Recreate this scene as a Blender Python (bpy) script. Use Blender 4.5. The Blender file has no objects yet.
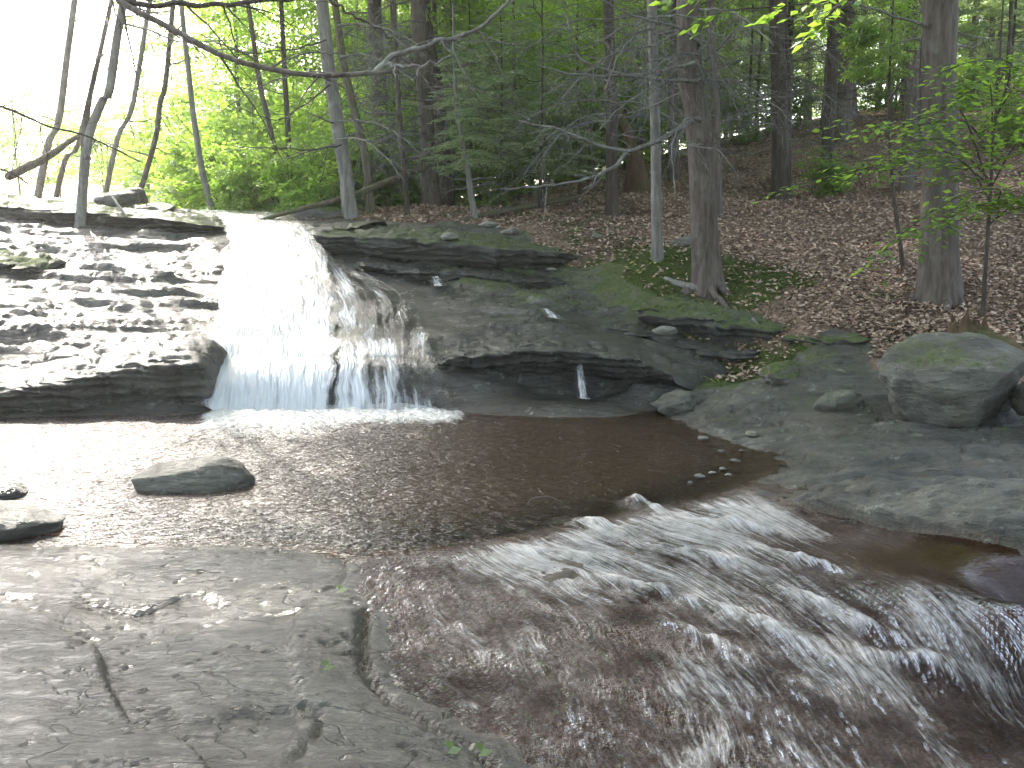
import bpy, math, random
import numpy as np
from mathutils import Vector
R = math.radians
rng = np.random.default_rng(7)
random.seed(7)

# ---------------------------------------------------------------- camera, sky, sun, exposure
S = bpy.context.scene
COL = S.collection
CAM_H, PITCH, FPX = 1.7, math.atan(169 / 1000.0), 1000.0
cam_d = bpy.data.cameras.new('camera')
cam_d.sensor_width = 36.0
cam_d.lens = 36.0 * FPX / 1024.0
cam_d.clip_start, cam_d.clip_end = 0.05, 2000.0
cam = bpy.data.objects.new('camera', cam_d)
cam.location = (0, 0, CAM_H)
cam.rotation_euler = (R(90) - PITCH, 0, 0)
COL.objects.link(cam)
S.camera = cam

SUN_EL, SUN_AZ = R(41), R(-25)            # azimuth from +Y towards +X
world = bpy.data.worlds.new('World')
S.world = world
world.use_nodes = True
wn = world.node_tree
sky = wn.nodes.new('ShaderNodeTexSky')
sky.sky_type = 'NISHITA'
sky.sun_disc = False
sky.sun_elevation = SUN_EL
sky.sun_rotation = SUN_AZ
sky.air_density, sky.dust_density, sky.ozone_density = 1.0, 3.0, 1.0
wn.nodes['Background'].inputs['Strength'].default_value = 0.15
hs = wn.nodes.new('ShaderNodeHueSaturation')
hs.inputs['Saturation'].default_value = 0.62
wn.links.new(sky.outputs[0], hs.inputs['Color'])
wn.links.new(hs.outputs[0], wn.nodes['Background'].inputs[0])

sd = bpy.data.lights.new('sun', 'SUN')
sd.energy, sd.angle, sd.color = 2.0, R(0.53), (1.0, 0.93, 0.82)
sun = bpy.data.objects.new('sun', sd)
sdir = Vector((math.sin(SUN_AZ) * math.cos(SUN_EL), math.cos(SUN_AZ) * math.cos(SUN_EL), math.sin(SUN_EL)))
sun.rotation_euler = sdir.to_track_quat('Z', 'Y').to_euler()
COL.objects.link(sun)

S.view_settings.view_transform = 'Standard'
S.view_settings.look = 'None'
S.view_settings.gamma = 1.0
S.view_settings.use_curve_mapping = False
S.view_settings.exposure = 2.55
S.render.engine = 'CYCLES'
cy = S.cycles
cy.max_bounces, cy.diffuse_bounces, cy.glossy_bounces = 7, 3, 3
cy.transmission_bounces, cy.transparent_max_bounces = 4, 8
cy.caustics_reflective = cy.caustics_refractive = False
cy.sample_clamp_indirect = 6.0
cy.use_denoising = True
cy.volume_bounces = 1

# ---------------------------------------------------------------- small tools
SP, CP = math.sin(PITCH), math.cos(PITCH)
def ray(px, py):
    u, v = (px - 512) / FPX, (384 - py) / FPX
    return np.array([u, CP + v * SP, -SP + v * CP])
def P(px, py, Y=None, z=None):
    d = ray(px, py)
    t = Y / d[1] if Y is not None else (z - CAM_H) / d[2]
    return np.array([0, 0, CAM_H]) + d * t

_prm = np.random.default_rng(11).permutation(256)
_prm = np.concatenate([_prm, _prm, _prm])
_g2 = np.stack([np.cos(np.arange(256) * 0.6173), np.sin(np.arange(256) * 0.6173)], 1)
_rv = np.random.default_rng(5).uniform(-1, 1, 256)
def pn2(x, y):
    xi, yi = np.floor(x).astype(int), np.floor(y).astype(int)
    fx, fy = x - xi, y - yi
    def g(ix, iy, dx, dy):
        h = _prm[_prm[ix & 255] + (iy & 255)]
        v = _g2[h]
        return v[..., 0] * dx + v[..., 1] * dy
    u, w = fx**3 * (fx * (fx * 6 - 15) + 10), fy**3 * (fy * (fy * 6 - 15) + 10)
    a = g(xi, yi, fx, fy) * (1 - u) + g(xi + 1, yi, fx - 1, fy) * u
    b = g(xi, yi + 1, fx, fy - 1) * (1 - u) + g(xi + 1, yi + 1, fx - 1, fy - 1) * u
    return (a * (1 - w) + b * w) * 1.5
def fbm2(x, y, o=4, rough=0.5):
    s, a, t = 0, 1.0, 0
    for k in range(o):
        s = s + a * pn2(x * 2**k + 17.3 * k, y * 2**k - 9.1 * k)
        t += a; a *= rough
    return s / t
def vn3(x, y, z):
    xi, yi, zi = [np.floor(q).astype(int) for q in (x, y, z)]
    f = [q - i for q, i in ((x, xi), (y, yi), (z, zi))]
    u, v, w = [q * q * (3 - 2 * q) for q in f]
    def h(i, j, k):
        return _rv[_prm[_prm[_prm[i & 255] + (j & 255)] + (k & 255)]]
    def lx(j, k): return h(xi, j, k) * (1 - u) + h(xi + 1, j, k) * u
    def ly(k): return lx(yi, k) * (1 - v) + lx(yi + 1, k) * v
    return ly(zi) * (1 - w) + ly(zi + 1) * w
def fbm3(p, f, o=4, rough=0.5):
    s, a, t = 0, 1.0, 0
    for k in range(o):
        q = p * f * 2**k + 31.7 * k
        s = s + a * vn3(q[:, 0], q[:, 1], q[:, 2]); t += a; a *= rough
    return s / t
def sst(a, b, x):
    t = np.clip((x - a) / (b - a), 0, 1)
    return t * t * (3 - 2 * t)

class TPS:
    def __init__(self, pts, vals, lam=0.0):
        self.p = np.asarray(pts, float); v = np.asarray(vals, float)
        n = len(self.p)
        d = np.linalg.norm(self.p[:, None] - self.p[None], axis=2)
        K = self.k(d * d) + lam * np.eye(n)
        Q = np.hstack([np.ones((n, 1)), self.p])
        A = np.block([[K, Q], [Q.T, np.zeros((3, 3))]])
        b = np.vstack([v.reshape(n, -1), np.zeros((3, v.reshape(n, -1).shape[1]))])
        self.w = np.linalg.solve(A, b)
    @staticmethod
    def k(r2): return 0.5 * r2 * np.log(r2 + 1e-9)
    def __call__(self, x, y):
        x, y = np.ravel(x), np.ravel(y)
        out = np.empty((len(x), self.w.shape[1]))
        n = len(self.p)
        for i in range(0, len(x), 20000):
            a, b = x[i:i + 20000], y[i:i + 20000]
            r2 = (a[:, None] - self.p[None, :, 0])**2 + (b[:, None] - self.p[None, :, 1])**2
            out[i:i + 20000] = self.k(r2) @ self.w[:n] + self.w[n] + a[:, None] * self.w[n + 1] + b[:, None] * self.w[n + 2]
        return out

def mesh_np(name, V, quads=None, tris=None, smooth=True, attrs=None, uv=None):
    me = bpy.data.meshes.new(name)
    V = np.asarray(V, np.float32)
    me.vertices.add(len(V)); me.vertices.foreach_set('co', V.ravel())
    idx, tot = [], []
    if quads is not None and len(quads):
        q = np.asarray(quads, np.int32); idx.append(q.ravel()); tot.append(np.full(len(q), 4, np.int32))
    if tris is not None and len(tris):
        q = np.asarray(tris, np.int32); idx.append(q.ravel()); tot.append(np.full(len(q), 3, np.int32))
    idx, tot = np.concatenate(idx), np.concatenate(tot)
    st = np.concatenate([[0], np.cumsum(tot)[:-1]]).astype(np.int32)
    me.loops.add(len(idx)); me.loops.foreach_set('vertex_index', idx)
    me.polygons.add(len(tot)); me.polygons.foreach_set('loop_start', st); me.polygons.foreach_set('loop_total', tot)
    me.update(calc_edges=True)
    if smooth: me.polygons.foreach_set('use_smooth', np.ones(len(tot), bool))
    for k, v in (attrs or {}).items():
        v = np.asarray(v, np.float32)
        if v.ndim == 1:
            a = me.attributes.new(k, 'FLOAT', 'POINT'); a.data.foreach_set('value', v)
        else:
            a = me.attributes.new(k, 'FLOAT_VECTOR', 'POINT'); a.data.foreach_set('vector', v.ravel())
    return me
def link(name, me, mat=None, parent=None, loc=None):
    o = bpy.data.objects.new(name, me); COL.objects.link(o)
    if mat is not None and not me.materials: me.materials.append(mat)
    if parent is not None: o.parent = parent
    if loc is not None: o.location = loc
    return o
def tag(o, label=None, cat=None, group=None, kind=None):
    for k, v in (('label', label), ('category', cat), ('group', group), ('kind', kind)):
        if v: o[k] = v
    return o
def empty(name, loc, label, cat, group=None):
    o = bpy.data.objects.new(name, None); COL.objects.link(o); o.location = loc
    o.empty_display_size = 0.1
    return tag(o, label, cat, group)
def gridquads(nr, nc):
    i = np.arange(nr * nc).reshape(nr, nc)
    return np.stack([i[:-1, :-1], i[:-1, 1:], i[1:, 1:], i[1:, :-1]], -1).reshape(-1, 4)
def compact(V, Q, attrs):
    used = np.unique(Q); mp = -np.ones(len(V), int); mp[used] = np.arange(len(used))
    return V[used], mp[Q], {k: v[used] for k, v in attrs.items()}

class MB:                                  # gathers tubes and cards into one mesh
    def __init__(self): self.V, self.Q, self.n = [], [], 0
    def add(self, V, Q):
        self.V.append(np.asarray(V, np.float32)); self.Q.append(np.asarray(Q, int) + self.n); self.n += len(V)
    def tube(self, pts, rad, k=8):
        pts = np.asarray(pts, float); rad = np.broadcast_to(np.asarray(rad, float), (len(pts),))
        t = np.gradient(pts, axis=0); t /= np.linalg.norm(t, axis=1, keepdims=True) + 1e-9
        ref = np.array([0.31, 0.17, 0.93]) if abs(t[:, 2].mean()) < 0.7 else np.array([0.93, 0.31, 0.1])
        a = np.cross(t, ref); a /= np.linalg.norm(a, axis=1, keepdims=True) + 1e-9
        b = np.cross(t, a)
        th = np.arange(k) * 2 * math.pi / k
        V = pts[:, None] + rad[:, None, None] * (np.cos(th)[None, :, None] * a[:, None] + np.sin(th)[None, :, None] * b[:, None])
        n = len(pts); i = np.arange(n * k).reshape(n, k); j = np.roll(i, -1, 1)
        Q = np.stack([i[:-1], j[:-1], j[1:], i[1:]], -1).reshape(-1, 4)
        self.add(V.reshape(-1, 3), Q)
    def mesh(self, name, smooth=True):
        return mesh_np(name, np.vstack(self.V), np.vstack(self.Q), smooth=smooth)
def smooth_path(pts, n):
    pts = np.asarray(pts, float)
    if len(pts) < 3:
        t = np.linspace(0, 1, n)[:, None]; return pts[0] * (1 - t) + pts[-1] * t
    d = np.concatenate([[0], np.cumsum(np.linalg.norm(np.diff(pts, axis=0), axis=1))])
    q = np.vstack([2 * pts[0] - pts[1], pts, 2 * pts[-1] - pts[-2]])
    out = []
    for s in np.linspace(0, d[-1], n):
        i = min(np.searchsorted(d, s, 'right') - 1, len(pts) - 2)
        f = (s - d[i]) / (d[i + 1] - d[i] + 1e-9)
        p0, p1, p2, p3 = q[i:i + 4]
        out.append(0.5 * (2 * p1 + (p2 - p0) * f + (2 * p0 - 5 * p1 + 4 * p2 - p3) * f * f + (3 * p1 - p0 - 3 * p2 + p3) * f**3))
    return np.array(out)

# ---------------------------------------------------------------- materials
class NT:
    def __init__(self, name):
        self.m = bpy.data.materials.new(name); self.m.use_nodes = True
        self.t = self.m.node_tree; self.t.nodes.clear()
        self.out = self.t.nodes.new('ShaderNodeOutputMaterial')
    def n(self, typ, **kw):
        nd = self.t.nodes.new(typ)
        ins = kw.pop('ins', {})
        for k, v in kw.items(): setattr(nd, k, v)
        for k, v in ins.items(): self.set(nd.inputs[k], v)
        return nd
    def set(self, sock, v):
        if isinstance(v, bpy.types.NodeSocket): self.t.links.new(v, sock)
        elif isinstance(v, (tuple, list)) and len(v) == 3 and sock.type == 'RGBA': sock.default_value = (*v, 1)
        else: sock.default_value = v
    def noise(self, vec, scale, detail=4, rough=0.55, dist=0.0):
        return self.n('ShaderNodeTexNoise', ins={'Vector': vec, 'Scale': scale, 'Detail': detail, 'Roughness': rough, 'Distortion': dist}).outputs['Fac']
    def pos(self): return self.n('ShaderNodeNewGeometry').outputs['Position']
    def mapv(self, vec, scale=(1, 1, 1), rot=(0, 0, 0)):
        return self.n('ShaderNodeMapping', ins={'Vector': vec, 'Scale': Vector(scale), 'Rotation': Vector(rot)}).outputs[0]
    def math(self, op, a, b=0.0, clamp=False):
        return self.n('ShaderNodeMath', operation=op, use_clamp=clamp, ins={0: a, 1: b}).outputs[0]
    def ramp(self, fac, stops):
        r = self.n('ShaderNodeValToRGB', ins={0: fac}); e = r.color_ramp.elements
        while len(e) < len(stops): e.new(0.5)
        for x, (p, c) in zip(e, stops):
            x.position = p; x.color = (*c, 1) if isinstance(c, tuple) else (c, c, c, 1)
        return r.outputs[0]
    def mix(self, f, a, b):
        m = self.n('ShaderNodeMix', data_type='RGBA')
        self.set(m.inputs[0], f); self.set(m.inputs[6], a); self.set(m.inputs[7], b)
        return m.outputs[2]
    def rng(self, v, a, b, c, d):
        return self.n('ShaderNodeMapRange', ins={0: v, 1: a, 2: b, 3: c, 4: d}).outputs[0]
    def attr(self, name): return self.n('ShaderNodeAttribute', attribute_name=name)
    def bump(self, h, strength, dist, normal=None):
        b = self.n('ShaderNodeBump', ins={'Height': h, 'Strength': strength, 'Distance': dist})
        if normal is not None: self.t.links.new(normal, b.inputs['Normal'])
        return b.outputs[0]
    def pbr(self, **k):
        b = self.n('ShaderNodeBsdfPrincipled')
        for kk, v in k.items(): self.set(b.inputs[kk.replace('_', ' ')], v)
        return b.outputs[0]
    def done(self, sh): self.t.links.new(sh, self.out.inputs['Surface']); return self.m

def rock_material(name, use_attr, wet=0.3, moss=0.2, tone=1.0, lichen=0.5):
    t = NT(name); p = t.pos()
    st = t.mapv(p, (0.55, 1.2, 3.5), (0, 0, 0.12))
    big = t.noise(st, 1.3, 5, 0.6); mid = t.noise(st, 6, 6, 0.65, 0.4); fine = t.noise(p, 55, 5, 0.7)
    c = t.ramp(mid, [(0.25, (0.045 * tone, 0.043 * tone, 0.038 * tone)), (0.5, (0.14 * tone, 0.137 * tone, 0.112 * tone)), (0.75, (0.27 * tone, 0.267 * tone, 0.225 * tone))])
    c = t.mix(t.rng(big, 0.48, 0.7, 0, 0.6), c, (0.15 * tone, 0.115 * tone, 0.075 * tone))
    c = t.mix(t.rng(fine, 0.3, 0.75, 0.0, 0.5), c, (0.05, 0.05, 0.046))
    sn = t.noise(t.mapv(p, (0.8, 1.7, 2.6), (0, 0, 0.3)), 1.7, 6, 0.62, 0.5)
    c = t.mix(t.rng(sn, 0.50, 0.62, 0, 0.65), c, (0.026, 0.022, 0.016))
    if lichen:
        l = t.noise(p, 9, 4, 0.7)
        c = t.mix(t.rng(l, 0.60, 0.67, 0, lichen), c, (0.33, 0.35, 0.29))
    ck = t.noise(t.mapv(p, (1.0, 1.6, 4.0), (0, 0, .5)), 2.1, 4, 0.55, 0.8); ck = t.rng(t.math('ABSOLUTE', t.math('SUBTRACT', ck, 0.5)), 0.0, 0.010, 1, 0)
    c = t.mix(t.math('MULTIPLY', ck, 0.4), c, (0.014, 0.012, 0.010))
    w = t.attr('wet').outputs['Fac'] if use_attr else wet
    mo = t.attr('moss').outputs['Fac'] if use_attr else moss
    wn_ = t.math('ADD', w, t.rng(t.noise(p, 2.2, 4, 0.6), 0.3, 0.7, -0.25, 0.25), True)
    c = t.mix(t.math('MULTIPLY', wn_, 0.8), c, t.mix(0.80, c, (0.012, 0.011, 0.009)))
    if use_attr:
        bd = t.attr('bed').outputs['Fac']
        c = t.mix(t.math('MULTIPLY', bd, 0.85), c, t.ramp(mid, [(0.3, (0.055, 0.036, 0.020)), (0.7, (0.20, 0.135, 0.080))]))
    geo = t.n('ShaderNodeNewGeometry'); nz = t.n('ShaderNodeSeparateXYZ', ins={0: geo.outputs['Normal']}).outputs[2]
    mm = t.math('MULTIPLY', t.rng(nz, 0.15, 0.75, 0.15, 1), mo)
    mn = t.rng(t.math('ADD', t.noise(p, 3.5, 6, 0.7), t.math('MULTIPLY', mm, 0.75)), 0.78, 0.98, 0, 1)
    mc = t.ramp(t.noise(p, 30, 4, 0.7), [(0.3, (0.028, 0.042, 0.010)), (0.7, (0.095, 0.125, 0.028))])
    c = t.mix(mn, c, mc)
    rgh = t.rng(t.math('ADD', wn_, t.math('MULTIPLY', mid, 0.15)), 0.0, 1.0, 0.72, 0.17)
    rgh = t.math('MAXIMUM', rgh, t.math('MULTIPLY', mn, 0.9))
    h = t.math('ADD', t.math('MULTIPLY', t.noise(st, 14, 7, 0.7, 0.6), 1.0), t.math('MULTIPLY', fine, 0.35))
    h = t.math('ADD', h, t.math('MULTIPLY', t.noise(t.mapv(p, (0.30, 1.3, 1.3), (0, 0, 0.2)), 42, 5, 0.65, 0.3), 0.55))
    h = t.math('SUBTRACT', h, t.math('MULTIPLY', ck, 0.35))
    h = t.math('ADD', h, t.math('MULTIPLY', t.math('MULTIPLY', mn, t.noise(p, 90, 3, 0.7)), 0.8))
    nrm = t.bump(h, 0.75, 0.032)
    return t.done(t.pbr(Base_Color=c, Roughness=rgh, Normal=nrm, Specular_IOR_Level=0.5))

def leaf_material(name, dark, light, trans, tf=0.5):
    t = NT(name); g = t.n('ShaderNodeNewGeometry'); r = g.outputs['Random Per Island']
    c = t.mix(r, dark, light)
    d = t.n('ShaderNodeBsdfDiffuse', ins={'Color': c}).outputs[0]
    tr = t.n('ShaderNodeBsdfTranslucent', ins={'Color': t.mix(r, trans, tuple(x * 0.7 for x in trans))}).outputs[0]
    gl = t.n('ShaderNodeBsdfGlossy', ins={'Color': (0.7, 0.75, 0.7), 'Roughness': 0.45}).outputs[0]
    m = t.n('ShaderNodeMixShader', ins={0: tf, 1: d, 2: tr}).outputs[0]
    return t.done(t.n('ShaderNodeMixShader', ins={0: 0.06, 1: m, 2: gl}).outputs[0])

def bark_material(name, dark, light, lichen=0.3, moss=0.0):
    t = NT(name); o = t.n('ShaderNodeTexCoord').outputs['Object']
    v = t.mapv(o, (9, 9, 1.4)); n1 = t.noise(v, 2.2, 6, 0.7, 0.5); n2 = t.noise(o, 5, 4, 0.6)
    c = t.ramp(n1, [(0.3, dark), (0.7, light)])
    c = t.mix(t.rng(n2, 0.55, 0.72, 0, lichen), c, (0.30, 0.32, 0.27))
    if moss: c = t.mix(t.rng(t.noise(o, 2.5, 4, 0.6), 0.45, 0.6, 0, moss), c, (0.07, 0.09, 0.025))
    return t.done(t.pbr(Base_Color=c, Roughness=0.85, Normal=t.bump(n1, 0.9, 0.03), Specular_IOR_Level=0.25))

M = {}
M['bedrock'] = rock_material('wet_schist', True, tone=.6)
M['ledge'] = rock_material('ledge_schist', True, tone=0.48, lichen=0.3)
M['boulder'] = rock_material('boulder_stone', True, tone=0.9, lichen=0.35)
M['white'] = rock_material('white_stone', False, wet=0.1, moss=0.0, tone=2.4, lichen=0.6)
M['pale'] = rock_material('pale_stone', False, wet=0.0, moss=0.15, tone=1.35, lichen=0.6)
M['bark'] = bark_material('bark_brown', (0.045, 0.036, 0.030), (0.16, 0.135, 0.118), 0.25)
M['bark_dark'] = bark_material('bark_dark', (0.030, 0.024, 0.020), (0.10, 0.082, 0.070), 0.15)
M['bark_pale'] = bark_material('bark_pale', (0.09, 0.085, 0.075), (0.27, 0.26, 0.235), 0.6)
M['bark_moss'] = bark_material('bark_mossy', (0.05, 0.042, 0.03), (0.15, 0.125, 0.09), 0.3, 0.7)
M['dead'] = bark_material('dead_limb', (0.07, 0.065, 0.058), (0.23, 0.22, 0.205), 0.9)
M['wood'] = bark_material('rotten_wood', (0.035, 0.023, 0.015), (0.15, 0.095, 0.055), 0.1, 0.5)
M['leaf'] = leaf_material('beech_leaf', (0.045, 0.10, 0.018), (0.09, 0.17, 0.03), (0.45, 0.72, 0.07), 0.6)
M['leaf_far'] = leaf_material('far_leaf', (0.06, 0.13, 0.022), (0.13, 0.22, 0.04), (0.60, 0.88, 0.12), 0.62)
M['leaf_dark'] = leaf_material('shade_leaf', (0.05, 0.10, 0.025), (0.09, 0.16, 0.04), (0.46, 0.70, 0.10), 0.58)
M['needle'] = leaf_material('hemlock_needle', (0.08, 0.12, 0.065), (0.14, 0.18, 0.11), (0.52, 0.66, 0.32), 0.55)

def litter_material():
    t = NT('leaf_litter_soil'); p = t.pos()
    n = t.noise(p, 22, 5, 0.75, 0.5); b = t.noise(p, 1.2, 4, 0.6)
    c = t.ramp(n, [(0.3, (0.035, 0.024, 0.016)), (0.5, (0.22, 0.155, 0.115)), (0.7, (0.42, 0.32, 0.245))])
    c = t.mix(t.rng(b, 0.5, 0.65, 0, 0.65), c, (0.04, 0.028, 0.02))
    mo = t.attr('moss').outputs['Fac']
    mn = t.rng(t.math('ADD', t.noise(p, 3.0, 6, 0.7), t.math('MULTIPLY', mo, 0.7)), 0.8, 0.95, 0, 1)
    mc = t.ramp(t.noise(p, 26, 4, 0.7), [(0.3, (0.025, 0.038, 0.010)), (0.7, (0.085, 0.115, 0.026))])
    c = t.mix(mn, c, mc)
    return t.done(t.pbr(Base_Color=c, Roughness=0.95, Normal=t.bump(n, 1.0, 0.05), Specular_IOR_Level=0.1))
M['litter'] = litter_material()
def dead_leaf_material():
    t = NT('dead_leaf'); r = t.n('ShaderNodeNewGeometry').outputs['Random Per Island']
    c = t.ramp(r, [(0.0, (0.17, 0.11, 0.078)), (0.4, (0.34, 0.235, 0.172)), (0.75, (0.43, 0.315, 0.24)), (1.0, (0.50, 0.395, 0.31))])
    return t.done(t.pbr(Base_Color=c, Roughness=0.8))
M['dead_leaf'] = dead_leaf_material()

# ---------------------------------------------------------------- the lie of the land
# (px, py, depth or level) of points surveyed on the photograph; each becomes a point of the ground
CP_, CV_ = [], []                          # xy, (z, soil, wet, moss, terrace)
def survey(items, soil=0, wet=0, moss=0, terr=0):
    for px, py, q in items:
        w = P(px, py, Y=q) if q > 2.5 else P(px, py, z=q)
        CP_.append(w[:2]); CV_.append((w[2], soil, wet, moss, terr))
def sounded(items, level, soil=0, wet=1, moss=0, terr=0):
    for px, py, q in items:
        w = P(px, py, z=level); CP_.append(w[:2]); CV_.append((q, soil, wet, moss, terr))
def place(items, soil=0, wet=0, moss=0, terr=0):
    for x, y, z in items:
        CP_.append((x, y)); CV_.append((z, soil, wet, moss, terr))
survey([(0, 768, .12), (120, 768, .14), (0, 680, .10), (60, 720, .11), (0, 600, .07)], 0, 1.0, 0, .05)
survey([(250, 768, .13), (380, 768, .07), (200, 680, .11), (330, 680, .07),
        (150, 600, .06), (300, 600, .045), (370, 625, .025), (400, 722, .055), (345, 690, .06), (330, 650, .05), (300, 730, .10)], 0, .97, .12, .08)
survey([(0, 548, .03), (150, 550, .025), (300, 553, .012), (90, 560, .05), (230, 565, .045)], 0, .9, 0, .1)
sounded([(100, 515, -.12), (250, 515, -.14), (400, 530, -.1), (150, 470, -.3), (350, 470, -.5), (500, 470, -.5), (600, 465, -.4), (680, 455, -.22),
        (300, 434, -.45), (500, 432, -.4), (100, 440, -.25), (600, 432, -.3), (10, 480, -.08)], 0.0)
survey([(450, 546, -.04), (560, 528, -.06), (640, 512, -.07), (720, 490, -.05), (765, 472, -.02), (370, 556, -.02)], 0, 1, 0, 0)
survey([(405, 605, -.04), (520, 620, -.06), (560, 690, -.09), (600, 768, -.17), (700, 590, -.11), (720, 680, -.18), (760, 768, -.30), (860, 600, -.17),
        (860, 660, -.27), (960, 768, -.44), (910, 630, -.24), (1024, 768, -.54), (1024, 680, -.44), (1024, 630, -.34), (480, 690, -.11), (430, 660, -.07)], 0, 1, 0, .1)
sounded([(900, 556, -.24), (1000, 568, -.27), (850, 540, -.17), (1100, 575, -.27)], -.1)
sounded([(930, 600, -.15), (1024, 606, -.16)], -.11)
survey([(760, 452, .012), (800, 470, .06), (850, 458, .085), (900, 440, .12), (1000, 440, .15), (850, 498, .05), (900, 506, .06), (1000, 522, .075), (940, 512, .065),
        (1024, 480, .10), (775, 500, -.03), (1100, 450, .16), (1100, 524, .10), (930, 480, .085)], 0, .3, .15, .45)
survey([(700, 430, .01), (725, 408, 8.0), (760, 388, 8.15), (800, 368, 8.4), (850, 352, 8.8), (790, 418, 7.6), (860, 412, 7.5), (950, 430, .17), (1024, 428, .18)], 0, .35, .3, .7)
survey([(690, 382, 8.95), (700, 370, 9.45), (745, 374, 9.3), (790, 362, 9.2)], .5, .4, .7, .2)
survey([(800, 335, 9.3), (900, 330, 9.1), (890, 364, 8.5), (1024, 335, 8.9), (1024, 385, 7.9), (960, 350, 8.5)], .8, .1, .45, 0)
survey([(800, 310, 9.9), (900, 300, 9.8), (940, 295, 9.9), (1024, 285, 9.9), (780, 260, 11.8), (780, 200, 17), (900, 250, 11.9), (1024, 230, 11.9),
        (700, 200, 16), (560, 190, 20), (690, 160, 21), (848, 118, 24), (950, 112, 23.5), (1024, 104, 22), (900, 180, 16), (1024, 170, 15)], 1, 0, .12, 0)
survey([(720, 290, 10.8), (660, 255, 11.6), (640, 275, 11.2), (770, 285, 10.6)], .75, .1, .95, 0)
survey([(620, 215, 15), (480, 218, 14.6), (420, 207, 16), (355, 217, 14.4), (550, 233, 13.2), (600, 250, 12.4)], .95, 0, .45, 0)
survey([(560, 300, 10.8), (500, 280, 11.5), (450, 270, 11.8), (600, 294, 11.0), (540, 276, 11.8)], 0, .85, .45, .9)
survey([(400, 268, 11.95), (340, 262, 12.05), (400, 232, 13.0), (480, 236, 13.0)], 0, .7, .2, .5)
survey([(560, 347, 9.35), (620, 347, 9.55), (640, 380, 8.95), (500, 350, 9.35), (450, 362, 9.1), (640, 364, 9.35), (600, 326, 10.15)], 0, .95, .25, .7)
survey([(450, 402, 8.7), (500, 401, 8.62), (560, 402, 8.6), (610, 404, 8.6), (540, 394, 9.05), (600, 396, 9.1), (640, 409, 8.65), (670, 405, 8.7)], 0, 1, 0, .2)
survey([(230, 230, 13), (280, 232, 12.9), (250, 280, 11.35), (310, 282, 11.35), (250, 330, 10.05), (310, 330, 10.05), (380, 300, 10.95), (380, 340, 9.75),
        (250, 357, 9.25), (330, 359, 9.25), (400, 359, 9.25), (430, 320, 10.3)], 0, 1, 0, .12)
survey([(250, 416, 8.75), (330, 416, 8.75), (400, 416, 8.75)], 0, 1, 0, 0)
survey([(100, 300, 10.3), (100, 250, 11.8), (100, 217, 13.5), (30, 207, 13.6), (0, 300, 9.8), (0, 250, 11.6), (0, 350, 8.9), (160, 345, 9.15), (190, 280, 11.1), (180, 240, 12.4),
        (60, 340, 9.1), (200, 360, 8.95), (150, 220, 13.4), (-80, 300, 9.6), (-80, 210, 13.4), (-80, 370, 8.5)], 0, .92, .22, 1)
survey([(0, 424, 8.25), (60, 424, 8.3), (110, 424, 8.35), (170, 418, 8.4), (205, 418, 8.5), (-80, 424, 8.2)], 0, 1, 0, 0)
place([(-30, 40, 1.0), (-30, 15, 2.0), (-12, 30, 1.4), (0, 40, 2.6), (-2, 18, 1.55), (-4, 24, 1.6), (1, 25, 2.2), (15, 40, 5.2), (35, 40, 6.5), (34, 10, 6), (16, 5, 3.2),
       (14, 12, 4.2), (5, 30, 3.6), (12, 30, 5.0), (-9, 16, 1.7), (-14, 12, 2.2), (-12, 6, 1.6), (-35, 0, 3), (8, 6, .75), (7.5, 2, .3), (12, -2, 1.5), (-30, 60, .8), (0, 60, 3), (35, 60, 6.5)], 1, 0, .2, 0)
place([(-4.2, 5, .22), (-4, 3.5, .3), (-5, 1.5, .5), (-2, 1.2, .18), (0, .3, .12), (1.2, 1.2, -.25), (0, -2, .12), (3.2, 2.6, -.62), (2.2, 2.2, -.5), (5, 2.5, -.3), (5, 4.6, .1), (3, 0, -.8), (-5.5, 8, .9)], 0, .4, .1, .2)
GT = TPS(CP_, CV_, 0.01)

# flow of the rapids: psi counts across the stream (0 left margin .. 6 right), s counts along it (0 at the crest)
lines = [[(372, 560), (375, 610), (400, 670), (455, 725), (500, 790)],
         [(440, 550), (500, 600), (560, 670), (590, 730), (620, 800)],
         [(510, 538), (620, 585), (705, 655), (750, 720), (800, 800)],
         [(580, 522), (720, 572), (830, 645), (900, 715), (980, 800)],
         [(650, 508), (790, 560), (900, 628), (985, 700), (1070, 790)],
         [(715, 493), (850, 556), (950, 618), (1050, 680), (1130, 740)],
         [(760, 474), (890, 545), (1000, 600), (1100, 645), (1180, 690)]]
LZ = [0, -.08, -.18, -.28, -.38]
fp, fv = [], []
for k, ln in enumerate(lines):
    for j, (px, py) in enumerate(ln):
        w = P(px, py, z=LZ[j] * (0.35 + 0.11 * k)); fp.append(w[:2]); fv.append((k, j))
        if j == 0:
            for back in (0.5, 1.3):
                fp.append((w[0] - back * 0.45, w[1] + back)); fv.append((k, -back * 1.6))
FT = TPS(fp, fv, 0.05)

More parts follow.
